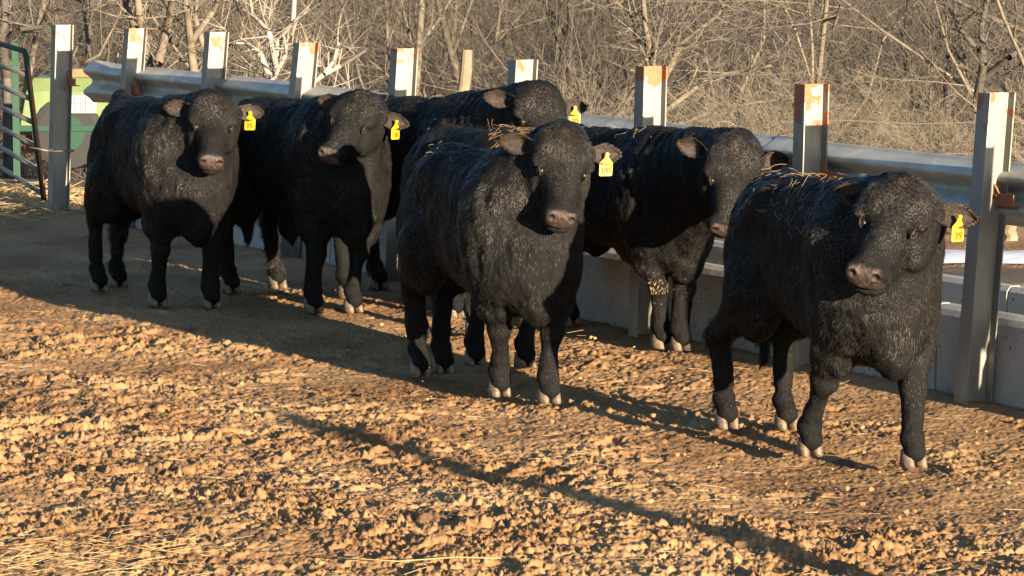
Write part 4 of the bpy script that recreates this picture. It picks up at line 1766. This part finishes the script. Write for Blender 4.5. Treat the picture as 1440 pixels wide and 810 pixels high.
COWS = {}
p, n_ = hn(301, 148, 21.25, .015, -.30)
COWS['A'] = make_cow('leftmost black bull facing the camera, alone in front of the rail end', [(222, 430), (297, 432), (140, 409), (167, 403)], hdg(.41, -.91), p, n_, S=1.0,
                     tagtxt=[('Loun', .019, -.050), ('35', .044, -.094)], sheath=True, seed=1, tag_turn=-.5, hip=.06, roll=.05, side=.075)
p, n_ = hn(508, 149, 21.0, -.185, -.245)
COWS['B'] = make_cow('black bull second from left, head turned left with a pink nose', [(441, 438), (497, 437), (325, 411), (390, 404)], hdg(.50, -.87), p, n_, S=1.0,
                     tagtxt=[('Loun', .019, -.050), ('38', .044, -.094)], sheath=True, seed=2, tag_turn=.9, hwid=.96)
p, n_ = hn(757, 138, 20.45, .02, -.33)
COWS['C'] = make_cow('rearmost black bull by the fence, only back and raised head seen', None, hdg(.56, -.83), p, n_, S=1.02,
                     feet_world=[Vector((-.34, 20.9, 0)), Vector((-.04, 21.1, 0)), Vector((-1.02, 22.0, 0)), ground(532, 405)],
                     tagtxt=[('Loun', .019, -.050), ('30', .044, -.094)], seed=3, tag_turn=-.3, hwid=1.05, hip=.03, roll=.02)
COWS['E'] = make_cow('black bull hidden behind the one tagged 395, only its back and legs seen', [(668, 512), (738, 515), (590, 474), (668, 468)], hdg(.37, -.93),
                     Vector((.04, 18.15, .84)), Vector((.08, 17.85, .45)), S=.965, seed=4, hairs=36000)
p, n_ = hn(791, 201, 17.0, .0, -.33, .48)
COWS['D'] = make_cow('black bull in the middle facing the camera, yellow ear tag 395', [(703, 555), (772, 565), (592, 527), (624, 524)], hdg(.36, -.93), p, n_, S=.955,
                     tagtxt=[('Loun', .020, -.052), ('395', .041, -.094)], seed=5, hairs=60000, roll=-.04)
p, n_ = hn(1032, 212, 18.62, -.06, -.40)
COWS['F'] = make_cow('black bull with lowered head and muddy knees, behind the rightmost bull', None, hdg(.50, -.865), p, n_, S=.95, width=.85,
                     feet_world=[ground(930, 488), ground(957, 491), Vector((.10, 20.4, 0)), Vector((.34, 20.5, 0))], seed=6, knee_mud=True, hairs=46000)
p, n_ = hn(1270, 277, 14.95, -.205, -.275, .49)
COWS['G'] = make_cow('rightmost black bull, nearest the camera, straw strewn over its back', [(1139, 638), (1284, 655), (1022, 600), (1106, 602)], hdg(.325, -.945), p, n_, S=.95,
                     tagtxt=[('Loun', .019, -.050), ('39', .044, -.094)], seed=7, hairs=64000, head_s=1.05, tag_turn=.8, hwid=1.04, roll=.06, side=.07)


# ------------------------------------------------------------------ straw lying on the backs
def back_straw(key, n, xr, name_label, length=.07, nz=.35, ymax=.34, mt=None):
    root, V, N, org, hd_ = COWS[key]
    m = (N[:, 2] > nz) & (V[:, 0] > xr[0]) & (V[:, 0] < xr[1]) & (np.abs(V[:, 1]) < ymax) & (V[:, 2] > .9)
    ids = np.where(m)[0]
    ids = rng.choice(ids, n)
    c, s = math.cos(hd_), math.sin(hd_)
    Rm = np.array([[c, -s, 0], [s, c, 0], [0, 0, 1]])
    p0 = V[ids] @ Rm.T + np.array(org[:])
    nn = N[ids] @ Rm.T
    d = rng.normal(0, 1, (n, 3))
    d = unit(d - nn * (d * nn).sum(1, keepdims=True))
    L_ = length * (.3 + rng.random(n) ** 2 * 1.4)
    segs = []
    for i in range(n):
        a = p0[i] + nn[i] * (.009 + .010 * rng.random())
        e = d[i]
        side = np.cross(nn[i], e)
        k = (rng.random() - .5) * 3.0
        prev = a
        for q in range(4):
            e = unit(e + side * k * .5)
            nxt = prev + (e + nn[i] * rng.normal(0, .15)) * L_[i] / 4
            segs.append((prev, nxt, .0007, .0007))
            prev = nxt
    v, f = seg_arrays(segs, 4)
    o = np_mesh('straw', v, [f], mt or M_straw, smooth=False)
    tag(o, name_label, 'straw', kind='stuff')


back_straw('G', 150, (-.75, .40), 'yellow straws strewn over the back of the rightmost bull', .085, nz=.15)
back_straw('E', 60, (.32, .60), 'small pile of brown straw just above the forehead of the bull tagged 395', .08, ymax=.13, mt=M_strawd)
back_straw('C', 22, (-.8, .5), 'few straws on the back of the rearmost bull', .06)
back_straw('F', 26, (-.6, .6), 'few straws on the back of the bull with lowered head', .06)
back_straw('D', 30, (-.8, -.1), 'few bits of straw on the rump of the bull tagged 395', .045)
